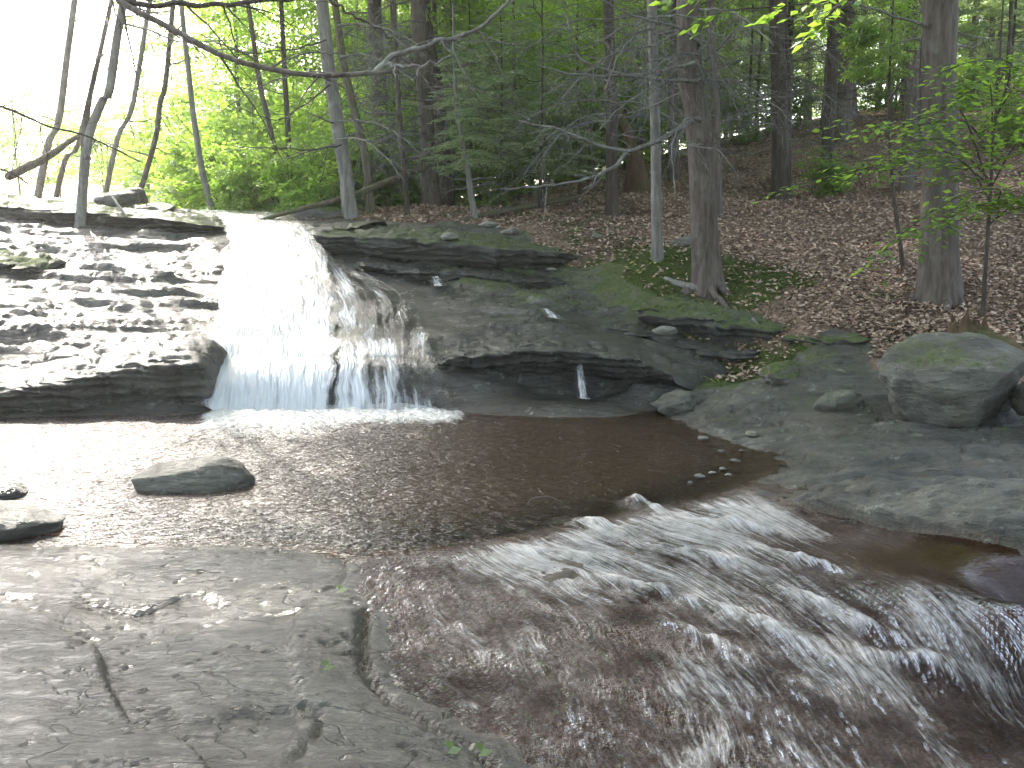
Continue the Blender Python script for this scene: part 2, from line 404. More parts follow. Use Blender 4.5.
# level of the water
wl = []
for px, py, z in [(100, 440, 0), (300, 425, 0), (500, 430, 0), (650, 430, 0), (0, 500, 0), (250, 520, 0), (400, 520, 0), (550, 500, 0), (680, 470, 0), (370, 556, 0.0), (450, 545, 0),
                  (560, 525, 0), (640, 508, 0), (720, 487, 0), (770, 465, .0), (400, 605, .0), (425, 660, -.015), (480, 715, -.05), (520, 620, -.02), (560, 690, -.06), (600, 768, -.14), (620, 560, -.035), (700, 590, -.085),
                  (720, 680, -.15), (760, 768, -.27), (760, 540, -.04), (800, 520, -.06), (860, 600, -.14), (860, 660, -.24), (960, 768, -.41), (910, 630, -.21), (1024, 768, -.50), (1024, 680, -.40),
                  (1024, 632, -.29), (900, 560, -.105), (1000, 568, -.11), (850, 535, -.09), (930, 598, -.11), (1024, 604, -.115), (1100, 570, -.11), (1100, 650, -.3), (1150, 700, -.45), (1100, 768, -.6)]:
    w = P(px, py, z=z); wl.append((w[0], w[1], z))
wl += [(-6, 8.2, 0), (-6, 5.5, 0), (3, 8.2, 0), (-6, 4, 0), (0, 1.5, -.2), (3, 2, -.7), (5, 3, -.75), (-3, 3, .0)]
wl = np.array(wl)
WT = TPS(wl[:, :2], wl[:, 2], 0.002)

def curve_step(x, y, pix, z, h, reach, sharp=0.012):
    """A step in the slab along a line: ground on the line's right-hand side is lowered by h, fading over reach."""
    w = np.array([P(a, b, z=z)[:2] for a, b in pix]); w = smooth_path(np.c_[w, np.zeros(len(w))], 40)[:, :2]
    best = np.full(x.shape, 1e9); sg = np.zeros(x.shape); fade = np.zeros(x.shape)
    for i in range(len(w) - 1):
        a, b = w[i], w[i + 1]; d = b - a; L2 = d @ d
        t = np.clip(((x - a[0]) * d[0] + (y - a[1]) * d[1]) / L2, 0, 1)
        ex, ey = x - a[0] - t * d[0], y - a[1] - t * d[1]
        r = np.hypot(ex, ey); m = r < best
        best = np.where(m, r, best); sg = np.where(m, np.sign(d[0] * ey - d[1] * ex), sg)
        u = (i + t) / (len(w) - 1)
        fade = np.where(m, np.clip(np.minimum(u, 1 - u) * 8, 0, 1), fade)
    sd_ = best * sg
    return -h * fade * sst(sharp, -sharp, sd_) * sst(reach, 0, -sd_)

def curve_dist(x, y, pix, z):
    w = np.array([P(a, b, z=z)[:2] for a, b in pix]); w = smooth_path(np.c_[w, np.zeros(len(w))], 50)[:, :2]
    best = np.full(x.shape, 1e9); near = (x > w[:, 0].min() - .3) & (x < w[:, 0].max() + .3) & (y > w[:, 1].min() - .3) & (y < w[:, 1].max() + .3)
    xx, yy = x[near], y[near]; bb = best[near]
    for i in range(len(w) - 1):
        a, d = w[i], w[i + 1] - w[i]; t = np.clip(((xx - a[0]) * d[0] + (yy - a[1]) * d[1]) / (d @ d), 0, 1)
        bb = np.minimum(bb, np.hypot(xx - a[0] - t * d[0], yy - a[1] - t * d[1]))
    best[near] = bb
    return best

def ground(x, y, full=False):
    """Height of the ground and its soil / wet / moss masks."""
    shp = np.shape(x); x, y = np.ravel(np.asarray(x, float)), np.ravel(np.asarray(y, float))
    xc, yc = np.clip(x, -38, 38), np.clip(y, -4, 62)
    g = GT(xc, yc)
    z, soil, wet, moss, terr = g[:, 0].copy(), g[:, 1], g[:, 2], g[:, 3], np.clip(g[:, 4], 0, 1)
    soil = np.clip(soil + 0.35 * fbm2(x * 1.1, y * 1.1, 4), 0, 1); soil = sst(.42, .58, soil)
    rock = 1 - soil
    far = sst(14, 30, y) + sst(9, 20, np.abs(x)); far = np.clip(far, 0, 1)
    z += rock * 0.05 * fbm2(x * .8, y * .8, 3) * (0.3 + terr)
    # beds of schist: tilted strata make small risers with treads between
    for T, wgt, f in ((0.17, .7, .5), (0.07, .75, 1.1), (0.024, .35, 2.4)):
        q = (z + 0.035 * x) / T + 1.5 * fbm2(x * f * .28 + y * .1, y * f * 1.2, 4)
        fr = q - np.floor(q)
        st = 0.3 * fr + 0.7 * sst(.62, .97, fr)
        z += T * (st - fr) * wgt * terr * rock
    # fine lie of the cleavage
    el = fbm2(x * 1.1 + y * .5, y * 6.0 - x * .6, 5, .55)
    z += rock * (1 - far) * (0.012 + 0.022 * terr) * el
    z += rock * (1 - far) * 0.004 * fbm2(x * 8, y * 22, 3)
    cr = np.abs(fbm2(x * 1.5 + y * .5 + 40, y * 4.2 + 9, 3)); z -= rock * (1 - far) * .028 * sst(.03, .0, cr) * (.12 + terr)
    cr = np.abs(fbm2(x * 1.9 - y * 1.1 + 11, y * 1.7 + x * .4, 3)); z -= rock * (1 - far) * .018 * sst(.012, .0, cr)
    z += rock * (1 - far) * (.15 + terr) * .03 * (sst(-.12, .12, fbm2(x * .9 + y * .3 + 3, y * 5.0 - x * .5, 4, .55)) - .5)
    z += soil * (0.07 * fbm2(x * .9, y * .9, 4) + 0.025 * fbm2(x * 5, y * 5, 3))
    near = (y < 7) & (np.abs(x) < 5)
    if near.any():
        a, b = x[near], y[near]
        s = -.055 * np.exp(-(curve_dist(a, b, [(366, 606), (362, 640), (368, 668), (392, 692), (430, 712), (490, 742), (512, 775)], .02) / .022)**2) 
        s -= .03 * np.exp(-(curve_dist(a, b, [(300, 690), (318, 702), (310, 722), (288, 750)], .09) / .012)**2) + .03 * np.exp(-(curve_dist(a, b, [(318, 540), (345, 552), (338, 575), (318, 590)], .03) / .012)**2)
        s += curve_step(a, b, [(20, 628), (90, 630), (103, 662), (114, 688), (140, 722), (190, 745), (230, 800)][::-1], .11, .075, 1.1)
        s += curve_step(a, b, [(300, 575), (290, 640), (300, 690), (285, 735), (260, 770)], .07, .018, .4)
        s += curve_step(a, b, [(60, 590), (130, 600), (200, 588), (260, 610), (330, 590)], .05, .02, .5)
        s += curve_step(a, b, [(150, 690), (200, 705), (260, 690), (320, 700)], .09, .02, .5)
        s += curve_step(a, b, [(785, 488), (850, 500), (930, 515), (1040, 532)], .05, .08, 1.4)
        s += curve_step(a, b, [(800, 452), (880, 455), (960, 450), (1060, 462)], .1, .045, .3)
        s += curve_step(a, b, [(765, 476), (850, 474), (930, 470), (1060, 486)], .07, .04, .25)
        s += curve_step(a, b, [(860, 432), (920, 436), (980, 434), (1060, 440)], .14, .03, .3)
        # bumps of bedrock under the rapids
        ps = FT(a, b); inr = sst(-.1, .25, ps[:, 1]) * sst(-.1, .3, ps[:, 0])
        s += inr * (0.022 * fbm2(a * 3.1 + 5, b * 3.1, 3) + 0.02 * fbm2(a * 9, b * 9, 3))
        z[near] += s
    if not full: return z.reshape(shp)
    return z, soil, np.clip(wet, 0, 1), np.clip(moss, 0, 1)

def spaced(segs):
    out = [segs[0][0]]
    for a, b, st in segs: out += list(np.linspace(a, b, max(2, int(round((b - a) / st)) + 1))[1:])
    return np.array(out)
geo_out = [8, 9, 10.5, 12.5, 15, 18, 22, 27, 33, 40, 60, 95]
ys = spaced([(-40, -8, 8), (-8, 1.2, .6), (1.2, 6.6, .019), (6.6, 14, .03), (14, 22, .1), (22, 40, .4), (40, 62, 1.5), (62, 100, 12)])
xs = spaced([(-3.6, 3.7, .021), (3.7, 8, .036)])
xs = np.concatenate([-np.array(geo_out[::-1]), spaced([(-8, -3.6, .036)])[1:], xs[1:], np.array(geo_out[1:])])
GX, GY = np.meshgrid(xs, ys)
gz, gs, gw, gm = ground(GX, GY, True)
GV = np.c_[GX.ravel(), GY.ravel(), gz]
GQ = gridquads(len(ys), len(xs))
inb = (np.abs(GX.ravel()) < 6.3) & (GY.ravel() > 1.5) & (GY.ravel() < 8.8)
gb = np.zeros(len(gz)); wl0 = WT(GX.ravel()[inb], GY.ravel()[inb])[:, 0]; f0 = FT(GX.ravel()[inb], GY.ravel()[inb])
wl0 = wl0 - .12 * sst(.05, -.5, f0[:, 0]) * sst(-.25, .15, f0[:, 1])
gb[inb] = sst(.012, -.02, gz[inb] - wl0)
qs = gs[GQ].mean(1); cx_, cy_ = GV[GQ, 0].mean(1), GV[GQ, 1].mean(1)
isrock = (qs < .5) & (np.abs(cx_) < 12) & (cy_ < 20) & (cy_ > -6)
at = {'wet': gw, 'moss': gm, 'bed': gb}
v, q, a = compact(GV, GQ[isrock], at)
tag(link('bedrock', mesh_np('bedrock', v, q, attrs=a), M['bedrock']), 'bare wet schist bedrock under and beside the stream', 'rock', kind='structure')
v, q, a = compact(GV, GQ[~isrock], at)
tag(link('hillside', mesh_np('hillside', v, q, attrs=a), M['litter']), 'hillside soil covered with brown leaf litter and moss', 'ground', kind='structure')

# ---------------------------------------------------------------- the stream
def water_material():
    t = NT('stream_water'); p = t.pos()
    at_ = t.attr('flow').outputs['Vector']
    wv = t.n('ShaderNodeTexNoise', ins={'Vector': p, 'Scale': 2.6, 'Detail': 1.0, 'Roughness': 0.5}).outputs['Color']
    wv = t.n('ShaderNodeVectorMath', operation='MULTIPLY', ins={0: wv, 1: Vector((.30, .20, 0))}).outputs[0]
    at_ = t.n('ShaderNodeVectorMath', operation='ADD', ins={0: at_, 1: wv}).outputs[0]
    brk = t.noise(p, 17, 4, 0.7)
    rap = t.attr('rapid').outputs['Fac']; foam = t.attr('foam').outputs['Fac']
    sv = t.mapv(at_, (13.0, 1.5, 1)); sv2 = t.mapv(at_, (52.0, 5.0, 1))
    n1 = t.noise(sv, 1.0, 5, 0.65, 0.3); n2 = t.noise(sv2, 1.0, 4, 0.6, 0.2)
    pool = t.noise(t.mapv(p, (1, 2.2, 1)), 9, 3, 0.55, 0.6); pool2 = t.noise(t.mapv(p, (1, 2.0, 1)), 26, 2, 0.5)
    hp = t.math('ADD', t.math('MULTIPLY', pool, 1.1), t.math('MULTIPLY', pool2, 0.5))
    hr = t.math('ADD', t.math('MULTIPLY', n1, 0.7), t.math('MULTIPLY', n2, 0.7))
    calm = t.attr('calm').outputs['Fac']
    hp = t.math('MULTIPLY', t.math('MULTIPLY', hp, t.math('SUBTRACT', 1.0, t.math('MULTIPLY', calm, 0.85))), t.rng(t.attr('ripple').outputs['Fac'], 0, 1, 0.3, 1))
    h = t.math('ADD', t.math('MULTIPLY', hp, t.math('SUBTRACT', 1.0, rap)), t.math('MULTIPLY', hr, rap))
    nrm = t.bump(h, 0.9, 0.07)
    fr = t.n('ShaderNodeFresnel', ins={'IOR': 1.33, 'Normal': nrm}).outputs[0]
    deep = t.attr('deep').outputs['Fac']
    tint = t.mix(deep, (0.64, 0.47, 0.33), (0.18, 0.085, 0.04))
    tr = t.n('ShaderNodeBsdfTransparent', ins={'Color': tint}).outputs[0]
    gl = t.n('ShaderNodeBsdfGlossy', ins={'Color': (1, 1, 1), 'Roughness': t.math('ADD', t.math('MULTIPLY', t.attr('ripple').outputs['Fac'], 0.25), 0.06), 'Normal': nrm}).outputs[0]
    bd_ = t.n('ShaderNodeBsdfDiffuse', ins={'Color': (0.050, 0.029, 0.018)}).outputs[0]
    tr = t.n('ShaderNodeMixShader', ins={0: t.math('MULTIPLY', deep, 0.6), 1: tr, 2: bd_}).outputs[0]
    w = t.n('ShaderNodeMixShader', ins={0: fr, 1: tr, 2: gl}).outputs[0]
    fmask = t.math('ADD', t.math('MULTIPLY', n1, 0.58), t.math('MULTIPLY', n2, 0.66))
    fm = t.rng(t.math('ADD', t.math('ADD', fmask, t.math('MULTIPLY', t.math('SUBTRACT', brk, 0.5), 0.40)), t.math('MULTIPLY', foam, 0.62)), 0.74, 1.22, 0, 1)
    fd = t.n('ShaderNodeBsdfDiffuse', ins={'Color': (0.80, 0.765, 0.715), 'Normal': nrm}).outputs[0]
    fg = t.n('ShaderNodeBsdfGlossy', ins={'Color': (0.9, 0.9, 0.9), 'Roughness': 0.25, 'Normal': nrm}).outputs[0]
    fs = t.n('ShaderNodeMixShader', ins={0: 0.25, 1: fd, 2: fg}).outputs[0]
    return t.done(t.n('ShaderNodeMixShader', ins={0: t.math('MULTIPLY', fm, 0.82), 1: w, 2: fs}).outputs[0])
M['water'] = water_material()

wx = spaced([(-6.4, -3.3, .04), (-3.3, 3.4, .0145), (3.4, 5.6, .04)]); wy = spaced([(1.6, 2.8, .05), (2.8, 6.8, .0145), (6.8, 9.0, .025)])
WX, WY = np.meshgrid(wx, wy); X, Y_ = WX.ravel(), WY.ravel()
wz = WT(X, Y_)[:, 0]; fl = FT(X, Y_); psi, s_ = fl[:, 0], fl[:, 1]
bz = ground(X, Y_)
rap = sst(-.15, .3, s_) * sst(7.2, 6.0, psi + 0 * s_)
rap *= sst(-3.5, -1, psi)
# calm backwater at the right
cpx = P(960, 565, z=-.1); calm = np.exp(-(((X - cpx[0] - .25) / 1.15)**2 + ((Y_ - cpx[1] - .05) / .42)**2)**2)
rap *= 1 - calm
wz = np.where(rap < .2, np.minimum(wz, 0.0) if False else wz, wz)
z = wz.copy() - .12 * sst(-.1, -.6, psi) * sst(-.25, .15, s_)
pool = (1 - rap)
z += pool * (1 - calm) * (0.004 * fbm2(X * 5, Y_ * 11, 3) + 0.003 * fbm2(X * 15, Y_ * 30, 2))
edge = sst(.0, .35, s_ + .25)
z += rap * (0.020 * fbm2(psi * 2.2, s_ * .9, 3) + 0.012 * fbm2(psi * 7, s_ * 1.6, 3) + 0.006 * fbm2(psi * 22, s_ * 3.2, 2))
# standing waves behind the crest where the stream is deepest
def bump_at(px, py, zz, rx, ry, ang):
    c = P(px, py, z=zz); dx, dy = X - c[0], Y_ - c[1]; ca, sa = math.cos(ang), math.sin(ang)
    u, w = dx * ca + dy * sa, -dx * sa + dy * ca
    return np.exp(-(u / rx)**2 - (w / ry)**2)
waves = 0
for px, py, amp, rx, ry, an in [(640, 515, .05, .16, .05, -.7), (600, 535, .045, .22, .05, -.5), (735, 530, .05, .22, .045, -.3), (700, 556, .04, .30, .05, -.35), (560, 560, .035, .25, .05, -.3),
                                (640, 585, .035, .28, .05, -.45), (800, 556, .04, .22, .05, -.5), (840, 590, .04, .25, .05, -.6), (780, 610, .035, .30, .06, -.6), (700, 625, .03, .3, .06, -.5), (940, 612, .03, .3, .05, .0)]:
    waves = waves + amp * bump_at(px, py, -.05, rx, ry, an) * (1 + 1.1 * fbm2(X * 9, Y_ * 9, 3))
z += waves * 1.0
foam = 0.6 * np.clip(waves / .05, 0, 1) * (.45 + .9 * np.clip(fbm2(X * 8 + psi, Y_ * 8, 3) + .35, 0, 1))
ctr = sst(0.3, 1.5, psi) * sst(6.2, 4.8, psi)
foam += rap * (.02 + .08 * sst(1.5, 4, psi) * sst(3.2, 1.2, s_) + .30 * ctr * sst(1.7, .2, s_) + .12 * ctr + 0.50 * fbm2(psi * 1.3, s_ * .8 + 3, 4))
foam = np.clip(foam, 0, 1) * np.clip(rap * 1.5 + waves * 10, 0, 1)
# white water where the falls enter the pool
fb = np.array([P(a, 417, z=0)[:2] for a in (205, 330, 455)])
dfall = np.maximum(0, fb[0][1] - .08 - Y_); inx = sst(fb[0][0] - .1, fb[0][0] + .12, X + .12 * fbm2(X * 6, Y_ * 6, 3)) * sst(fb[2][0] + .15, fb[2][0] - .1, X)
main = sst(fb[1][0] + .35, fb[1][0] - .2, X)
ff = inx * np.exp(-(dfall / (0.16 + .38 * main))**1.3)
z += ff * 0.035 * (0.5 + fbm2(X * 9, Y_ * 9, 3))
foam = np.maximum(foam, np.clip(ff * (1.15 + .5 * fbm2(X * 5, Y_ * 8, 3)) + 0.05 * 0, 0, 1))
depth = z - bz
deep = sst(.0, .26, depth)
# the flow coordinate of still water: plain metres
blend = np.clip(rap, 0, 1)
keep = depth > -.035
WQ = gridquads(len(wy), len(wx)); WQ = WQ[keep[WQ].any(1)]
dn = (psi[WQ].mean(1) < 9) & ((s_[WQ].mean(1) < 6.5))
WQ = WQ[dn]
flow = np.c_[psi, s_ * 1.0, 0 * s_]
v, q, a = compact(np.c_[X, Y_, z], WQ, {'flow': flow, 'rapid': rap, 'foam': foam, 'deep': deep, 'ripple': (1 - np.maximum(rap, calm)) * sst(.9, -1.2, X + .25 * fbm2(X, Y_ * 2, 3)), 'calm': calm})
tag(link('stream_water', mesh_np('stream_water', v, q, attrs=a), M['water']), 'brown stream water lying in the pool and rushing over the rock as rapids', 'water', kind='structure')

# ---------------------------------------------------------------- the falls
def fall_material(name, lo, hi):
    t = NT(name); fv_ = t.attr('flow').outputs['Vector']; den = t.attr('dens').outputs['Fac']
    n1 = t.noise(t.mapv(fv_, (34, 2.6, 1)), 1.0, 5, 0.65, 0.4); n2 = t.noise(t.mapv(fv_, (8, 1.6, 1)), 1.0, 4, 0.6, 0.5); n3 = t.noise(t.mapv(fv_, (70, 9, 1)), 1.0, 3, 0.6)
    h = t.math('ADD', t.math('ADD', t.math('MULTIPLY', n1, 0.6), t.math('MULTIPLY', n2, 0.45)), t.math('MULTIPLY', n3, 0.2))
    m = t.rng(t.math('ADD', h, t.math('MULTIPLY', den, 0.8)), lo, hi, 0, 1)
    nrm = t.bump(h, 0.8, 0.06)
    d = t.n('ShaderNodeBsdfDiffuse', ins={'Color': (0.66, 0.69, 0.72), 'Normal': nrm}).outputs[0]
    tl = t.n('ShaderNodeBsdfTranslucent', ins={'Color': (0.60, 0.64, 0.68), 'Normal': nrm}).outputs[0]
    g = t.n('ShaderNodeBsdfGlossy', ins={'Color': (1, 1, 1), 'Roughness': 0.18, 'Normal': nrm}).outputs[0]
    f = t.n('ShaderNodeMixShader', ins={0: 0.4, 1: d, 2: tl}).outputs[0]
    f = t.n('ShaderNodeMixShader', ins={0: 0.22, 1: f, 2: g}).outputs[0]
    fr = t.n('ShaderNodeFresnel', ins={'IOR': 1.33, 'Normal': nrm}).outputs[0]
    cl = t.n('ShaderNodeMixShader', ins={0: t.math('MULTIPLY', fr, t.rng(den, 0.0, 0.25, 0, 1)), 1: t.n('ShaderNodeBsdfTransparent').outputs[0], 2: g}).outputs[0]
    return t.done(t.n('ShaderNodeMixShader', ins={0: m, 1: cl, 2: f}).outputs[0])
M['fall'] = fall_material('falling_water', 0.88, 1.22)
def fall_sheet(left, right, nu, nv, seed, dens, lift=.02, width=1.0):
    """A sheet of falling water between two flow lines given as (px, py, depth)."""
    A = smooth_path([P(*k[:2], Y=k[2]) for k in left], nv); B = smooth_path([P(*k[:2], Y=k[2]) for k in right], nv)
    u = np.linspace(0, 1, nu)
    V = A[:, None] * (1 - u)[None, :, None] + B[:, None] * u[None, :, None]
    vv = np.linspace(0, 1, nv)
    d = np.r_[0, np.cumsum(np.linalg.norm(np.diff((A + B) / 2, axis=0), axis=1))]
    U, D = np.meshgrid(u * width, d); U01, V01 = np.meshgrid(u, vv)
    n = 0.025 * fbm2(U * 9 + seed, D * 1.2, 3) + 0.015 * fbm2(U * 30 + seed, D * 2.5, 3)
    V = V.reshape(-1, 3)
    V[:, 1] -= n.ravel(); V[:, 2] += 0.5 * n.ravel() * (1 - sst(.72, .8, V01.ravel()))
    V[:, 0] += (0.04 + .12 * (np.abs(U01 - .5) * 2)**4).ravel() * fbm2(U * 2 + seed, D * 1.9, 4).ravel()
    gz_ = GT(V[:, 0], V[:, 1])[:, 0] + .03
    ex = np.maximum(gz_ + lift - V[:, 2], 0).reshape(nv, nu)
    for _ in range(10):
        e2 = np.pad(ex, 1, mode='edge'); ex = np.maximum(ex * .6 + .4 * ex, (e2[:-2, 1:-1] + e2[2:, 1:-1] + e2[1:-1, :-2] + e2[1:-1, 2:] + 2 * ex) / 6)
    V[:, 2] += ex.ravel() + 0.012 * (n.ravel() / .04)
    de = np.clip(dens(U01.ravel(), V01.ravel()) + .0, 0, 1)
    return V, gridquads(nv, nu)[:, ::-1], np.c_[U.ravel() + seed, D.ravel(), 0 * D.ravel()], de
mainL = [(200, 221, 15.0), (214, 225, 13.7), (225, 231, 12.9), (224, 260, 11.9), (220, 300, 10.7), (212, 345, 9.4), (209, 362, 9.0), (208, 385, 8.72), (206, 420, 8.55)]
mainR = [(285, 221, 15.0), (306, 225, 13.7), (318, 232, 12.75), (328, 260, 11.8), (335, 300, 10.8), (336, 345, 9.6), (334, 360, 9.05), (332, 385, 8.75), (332, 420, 8.56)]
veilL = [(300, 234, 12.6), (312, 262, 11.75), (326, 300, 10.8), (330, 345, 9.6), (330, 360, 9.05), (329, 385, 8.78), (328, 420, 8.58)]
veilR = [(318, 236, 12.5), (360, 268, 11.75), (415, 300, 10.9), (432, 345, 9.55), (438, 362, 9.0), (448, 388, 8.72), (458, 419, 8.52)]
Vs, Qs, Fs, Ds, nn = [], [], [], [], 0
def edge_fade(u, a=.06): return sst(0, a, u) * sst(1, 1 - a, u)
for L_, R_, nu, nv, seed, dens, wd in [
        (mainL, mainR, 150, 190, 3.1, lambda u, v: (.74 - .3 * sst(.34, .22, v) + .18 * sst(.6, .85, v) + .08 * np.sin(u * 9) - .34 * sst(.5, 1, u) * sst(.95, .5, v) + .25 * fbm2(u * 4, v * 9, 3) + .34 * fbm2(u * 16, v * 2.6, 3)) * (0.45 + .55 * edge_fade(u, .08)), 1.0),
        (veilL, veilR, 150, 190, 8.7, lambda u, v: (.34 * (1 - u)**1.5 + .62 * fbm2(u * 5 + v * 2, v * 6, 4) + .38 * fbm2(u * 14 + 3 * v + 1.5 * fbm2(u * 3, v * 4, 2), v * 3.2, 4) + .17 - .10 * sst(.3, .9, u) * sst(.8, .5, v) + .18 * sst(.72, .8, v)) * edge_fade(u, .12), 1.05)]:
    V, Q, F, D = fall_sheet(L_, R_, nu, nv, seed, dens, width=wd)
    Vs.append(V); Qs.append(Q + nn); Fs.append(F); Ds.append(D); nn += len(V)
tag(link('waterfall', mesh_np('waterfall', np.vstack(Vs), np.vstack(Qs), attrs={'flow': np.vstack(Fs), 'dens': np.concatenate(Ds)}), M['fall']),
    'white waterfall sliding down the rock face into the pool', 'waterfall', kind='structure')
Vs, Qs, Fs, Ds, nn = [], [], [], [], 0
for L_, R_ in [([(570, 352, 9.22), (572, 362, 9.1), (573, 380, 8.85), (574, 414, 8.62)], [(586, 352, 9.22), (588, 362, 9.1), (589, 380, 8.85), (594, 414, 8.6)]),
               ([(538, 318, 10.2), (540, 326, 10.05), (542, 338, 9.8)], [(556, 318, 10.2), (560, 326, 10.05), (566, 340, 9.75)]),
               ([(424, 281, 11.5), (425, 288, 11.35), (426, 296, 11.2)], [(446, 281, 11.5), (447, 288, 11.35), (448, 296, 11.2)])]:
    V, Q, F, D = fall_sheet(L_, R_, 26, 60, 5.5 + nn * .01, lambda u, v: (.50 + .14 * v + .4 * fbm2(u * 6, v * 4, 3)) * edge_fade(u, .45), lift=.012, width=.22)
    Vs.append(V); Qs.append(Q + nn); Fs.append(F); Ds.append(D); nn += len(V)
tag(link('trickle', mesh_np('trickle', np.vstack(Vs), np.vstack(Qs), attrs={'flow': np.vstack(Fs), 'dens': np.concatenate(Ds)}), M['fall']),
    'thin trickles of white water running over the dark ledges', 'waterfall', kind='structure')

# ---------------------------------------------------------------- rock ledges (part of the bedrock) and loose boulders
def ledge(name, label, spine, depth, under, seed, wet=.5, moss=.3, rise=.12, amp=.05, n_s=160, mat='ledge'):
    """A slab of rock with a broken front: spine points are (px, py, depth, height of the front)."""
    pts = smooth_path([P(a, b, Y=c) for a, b, c, h in spine], n_s)
    d = np.r_[0, np.cumsum(np.linalg.norm(np.diff([P(a, b, Y=c) for a, b, c, h in spine], axis=0), axis=1))]
    dd = np.linspace(0, d[-1], n_s); H = np.interp(dd, d, [k[3] for k in spine])
    tg = np.gradient(pts, axis=0); tg[:, 2] = 0; tg /= np.linalg.norm(tg, axis=1, keepdims=True)
    for _ in range(12): tg[1:-1] = (tg[:-2] + tg[1:-1] * 2 + tg[2:]) / 4
    front = np.c_[tg[:, 1], -tg[:, 0], 0 * tg[:, 0]]
    top = np.linspace(1, 0, 26)**1.5
    prof = [(-depth * t, rise * t - .25 * sst(.75, 1, t)) for t in top]
    prof += [(.018, -.012 - .02), (.028, -.05)] + [(.03 - under * f**1.5, -.05 - .9 * f) for f in np.linspace(.06, 1, 22)] + [(-under - .35, -1.05)]
    prof = np.array(prof)
    o, zf = prof[:, 0], prof[:, 1]
    Z = np.where(zf[None] < -.005 * 1, zf[None] * 1.0, zf[None])
    endt = np.clip(np.minimum(np.arange(n_s), np.arange(n_s)[::-1]) / 9.0, 0, 1)
    endt = np.sqrt(1 - (1 - endt)**2)
    Hh = (H * (0.35 + .65 * endt))[:, None]
    ntop = len(top)
    Zs = np.empty((n_s, len(prof))); Zs[:, :ntop] = zf[:ntop]; Zs[:, ntop:] = zf[ntop:] * Hh
    sh = (0.22 * fbm2(dd * 1.7 + seed, dd * 0 + seed, 4, .6) - (1 - endt) * .25)[:, None]
    V = pts[:, None] + front[:, None] * (o[None, :, None] + sh[..., None] * (1 - np.clip(-o[None, :, None] / (depth + .01), 0, 1)))
    V[..., 2] += Zs - (1 - endt)[:, None] * .03
    V = V.reshape(-1, 3)
    lay = pn2(V[:, 2] * 17 + seed + 1.2 * fbm2(V[:, 0] * 1.2, V[:, 1] * 1.2, 2), V[:, 0] * .9)
    ft = np.repeat(front, len(prof), 0)
    isf = np.tile((np.arange(len(prof)) >= ntop - 4).astype(float), n_s)
    lay2 = pn2(V[:, 2] * 41 + seed * 2 + 1.5 * fbm2(V[:, 0] * 2, V[:, 1] * 2, 2), V[:, 0] * 1.7)
    V += ft * ((amp * (1.3 * (sst(-.15, .15, lay) - .5) + 1.1 * fbm3(V, 2.4, 4, .6)) + .022 * (sst(-.1, .1, lay2) - .5)) * isf)[:, None]
    V[:, 2] += (1 - isf) * (.03 * (sst(-.1, .1, fbm2(V[:, 0] * 1.5 + seed, V[:, 1] * 4, 4, .6)) - .5) - .03 * sst(.04, 0, np.abs(fbm2(V[:, 0] * 2.3, V[:, 1] * 2.3 + seed, 3))))
    V[:, 2] += .05 * fbm3(V + seed, 1.6, 4, .55) * 1.0
    V += .012 * np.c_[fbm3(V, 11, 3), fbm3(V + 7, 11, 3), fbm3(V + 13, 11, 3)]
    Q = gridquads(n_s, len(prof))
    w_ = np.full(len(V), wet); m_ = np.full(len(V), moss)
    o = link(name, mesh_np(name, V, Q, attrs={'wet': w_, 'moss': m_}), M[mat])
    return tag(o, label, 'rock ledge', kind='structure')
ledge('rock_ledge', 'long dark ledge with mossy top right of the waterfall crest', [(312, 232, 12.15, .10), (325, 234, 12.1, .26), (420, 240, 12.0, .30), (500, 246, 11.9, .32), (545, 250, 12.0, .30), (590, 256, 12.3, .2)], 1.7, .22, 3.3, .45, .55, .16, .035)
ledge('rock_ledge', 'low dark wet ledge under the long crest ledge', [(350, 262, 11.75, .08), (420, 272, 11.6, .16), (500, 278, 11.5, .16), (575, 283, 11.5, .2), (620, 292, 11.4, .14)], .9, .15, 9.1, .8, .2, .1, .03)
ledge('rock_ledge', 'overhanging wet ledge low beside the pool with a dark hollow below', [(434, 362, 9.0, .14), (460, 356, 8.98, .26), (520, 350, 9.0, .33), (580, 351, 9.02, .34), (630, 357, 9.0, .33), (665, 372, 8.9, .25), (688, 390, 8.75, .1)], .95, .30, 14.7, .85, .1, .10, .05)
ledge('rock_ledge', 'dark stepped slab above the pool ledge', [(520, 312, 10.55, .10), (560, 318, 10.4, .2), (620, 330, 10.1, .26), (680, 345, 9.75, .26), (725, 352, 9.55, .3), (765, 352, 9.5, .16)], 1.2, .28, 21.9, .45, .3, .14, .05)
ledge('rock_ledge', 'thick slab below the big trunk with pale lichen on its edge', [(630, 306, 10.3, .16), (660, 313, 10.1, .3), (700, 319, 9.9, .44), (745, 325, 9.7, .46), (790, 328, 9.55, .34), (830, 328, 9.5, .16)], 1.0, .3, 27.3, .25, .6, .14, .05)
ledge('rock_ledge', 'low mossy earth bank ledge at the foot of the hillside', [(780, 336, 9.35, .14), (820, 336, 9.15, .26), (870, 338, 9.0, .3), (920, 344, 8.9, .26), (960, 350, 8.8, .12)], .9, .16, 35.3, .1, .8, .1, .05)
ledge('rock_ledge', 'bulging dark rock face at the foot of the left slope', [(-60, 402, 8.3, .14), (10, 392, 8.35, .2), (70, 380, 8.45, .3), (120, 369, 8.55, .38), (160, 362, 8.6, .44), (196, 362, 8.62, .44), (212, 372, 8.62, .36)], .55, .06, 41.7, .55, .2, .22, .04, mat='boulder')
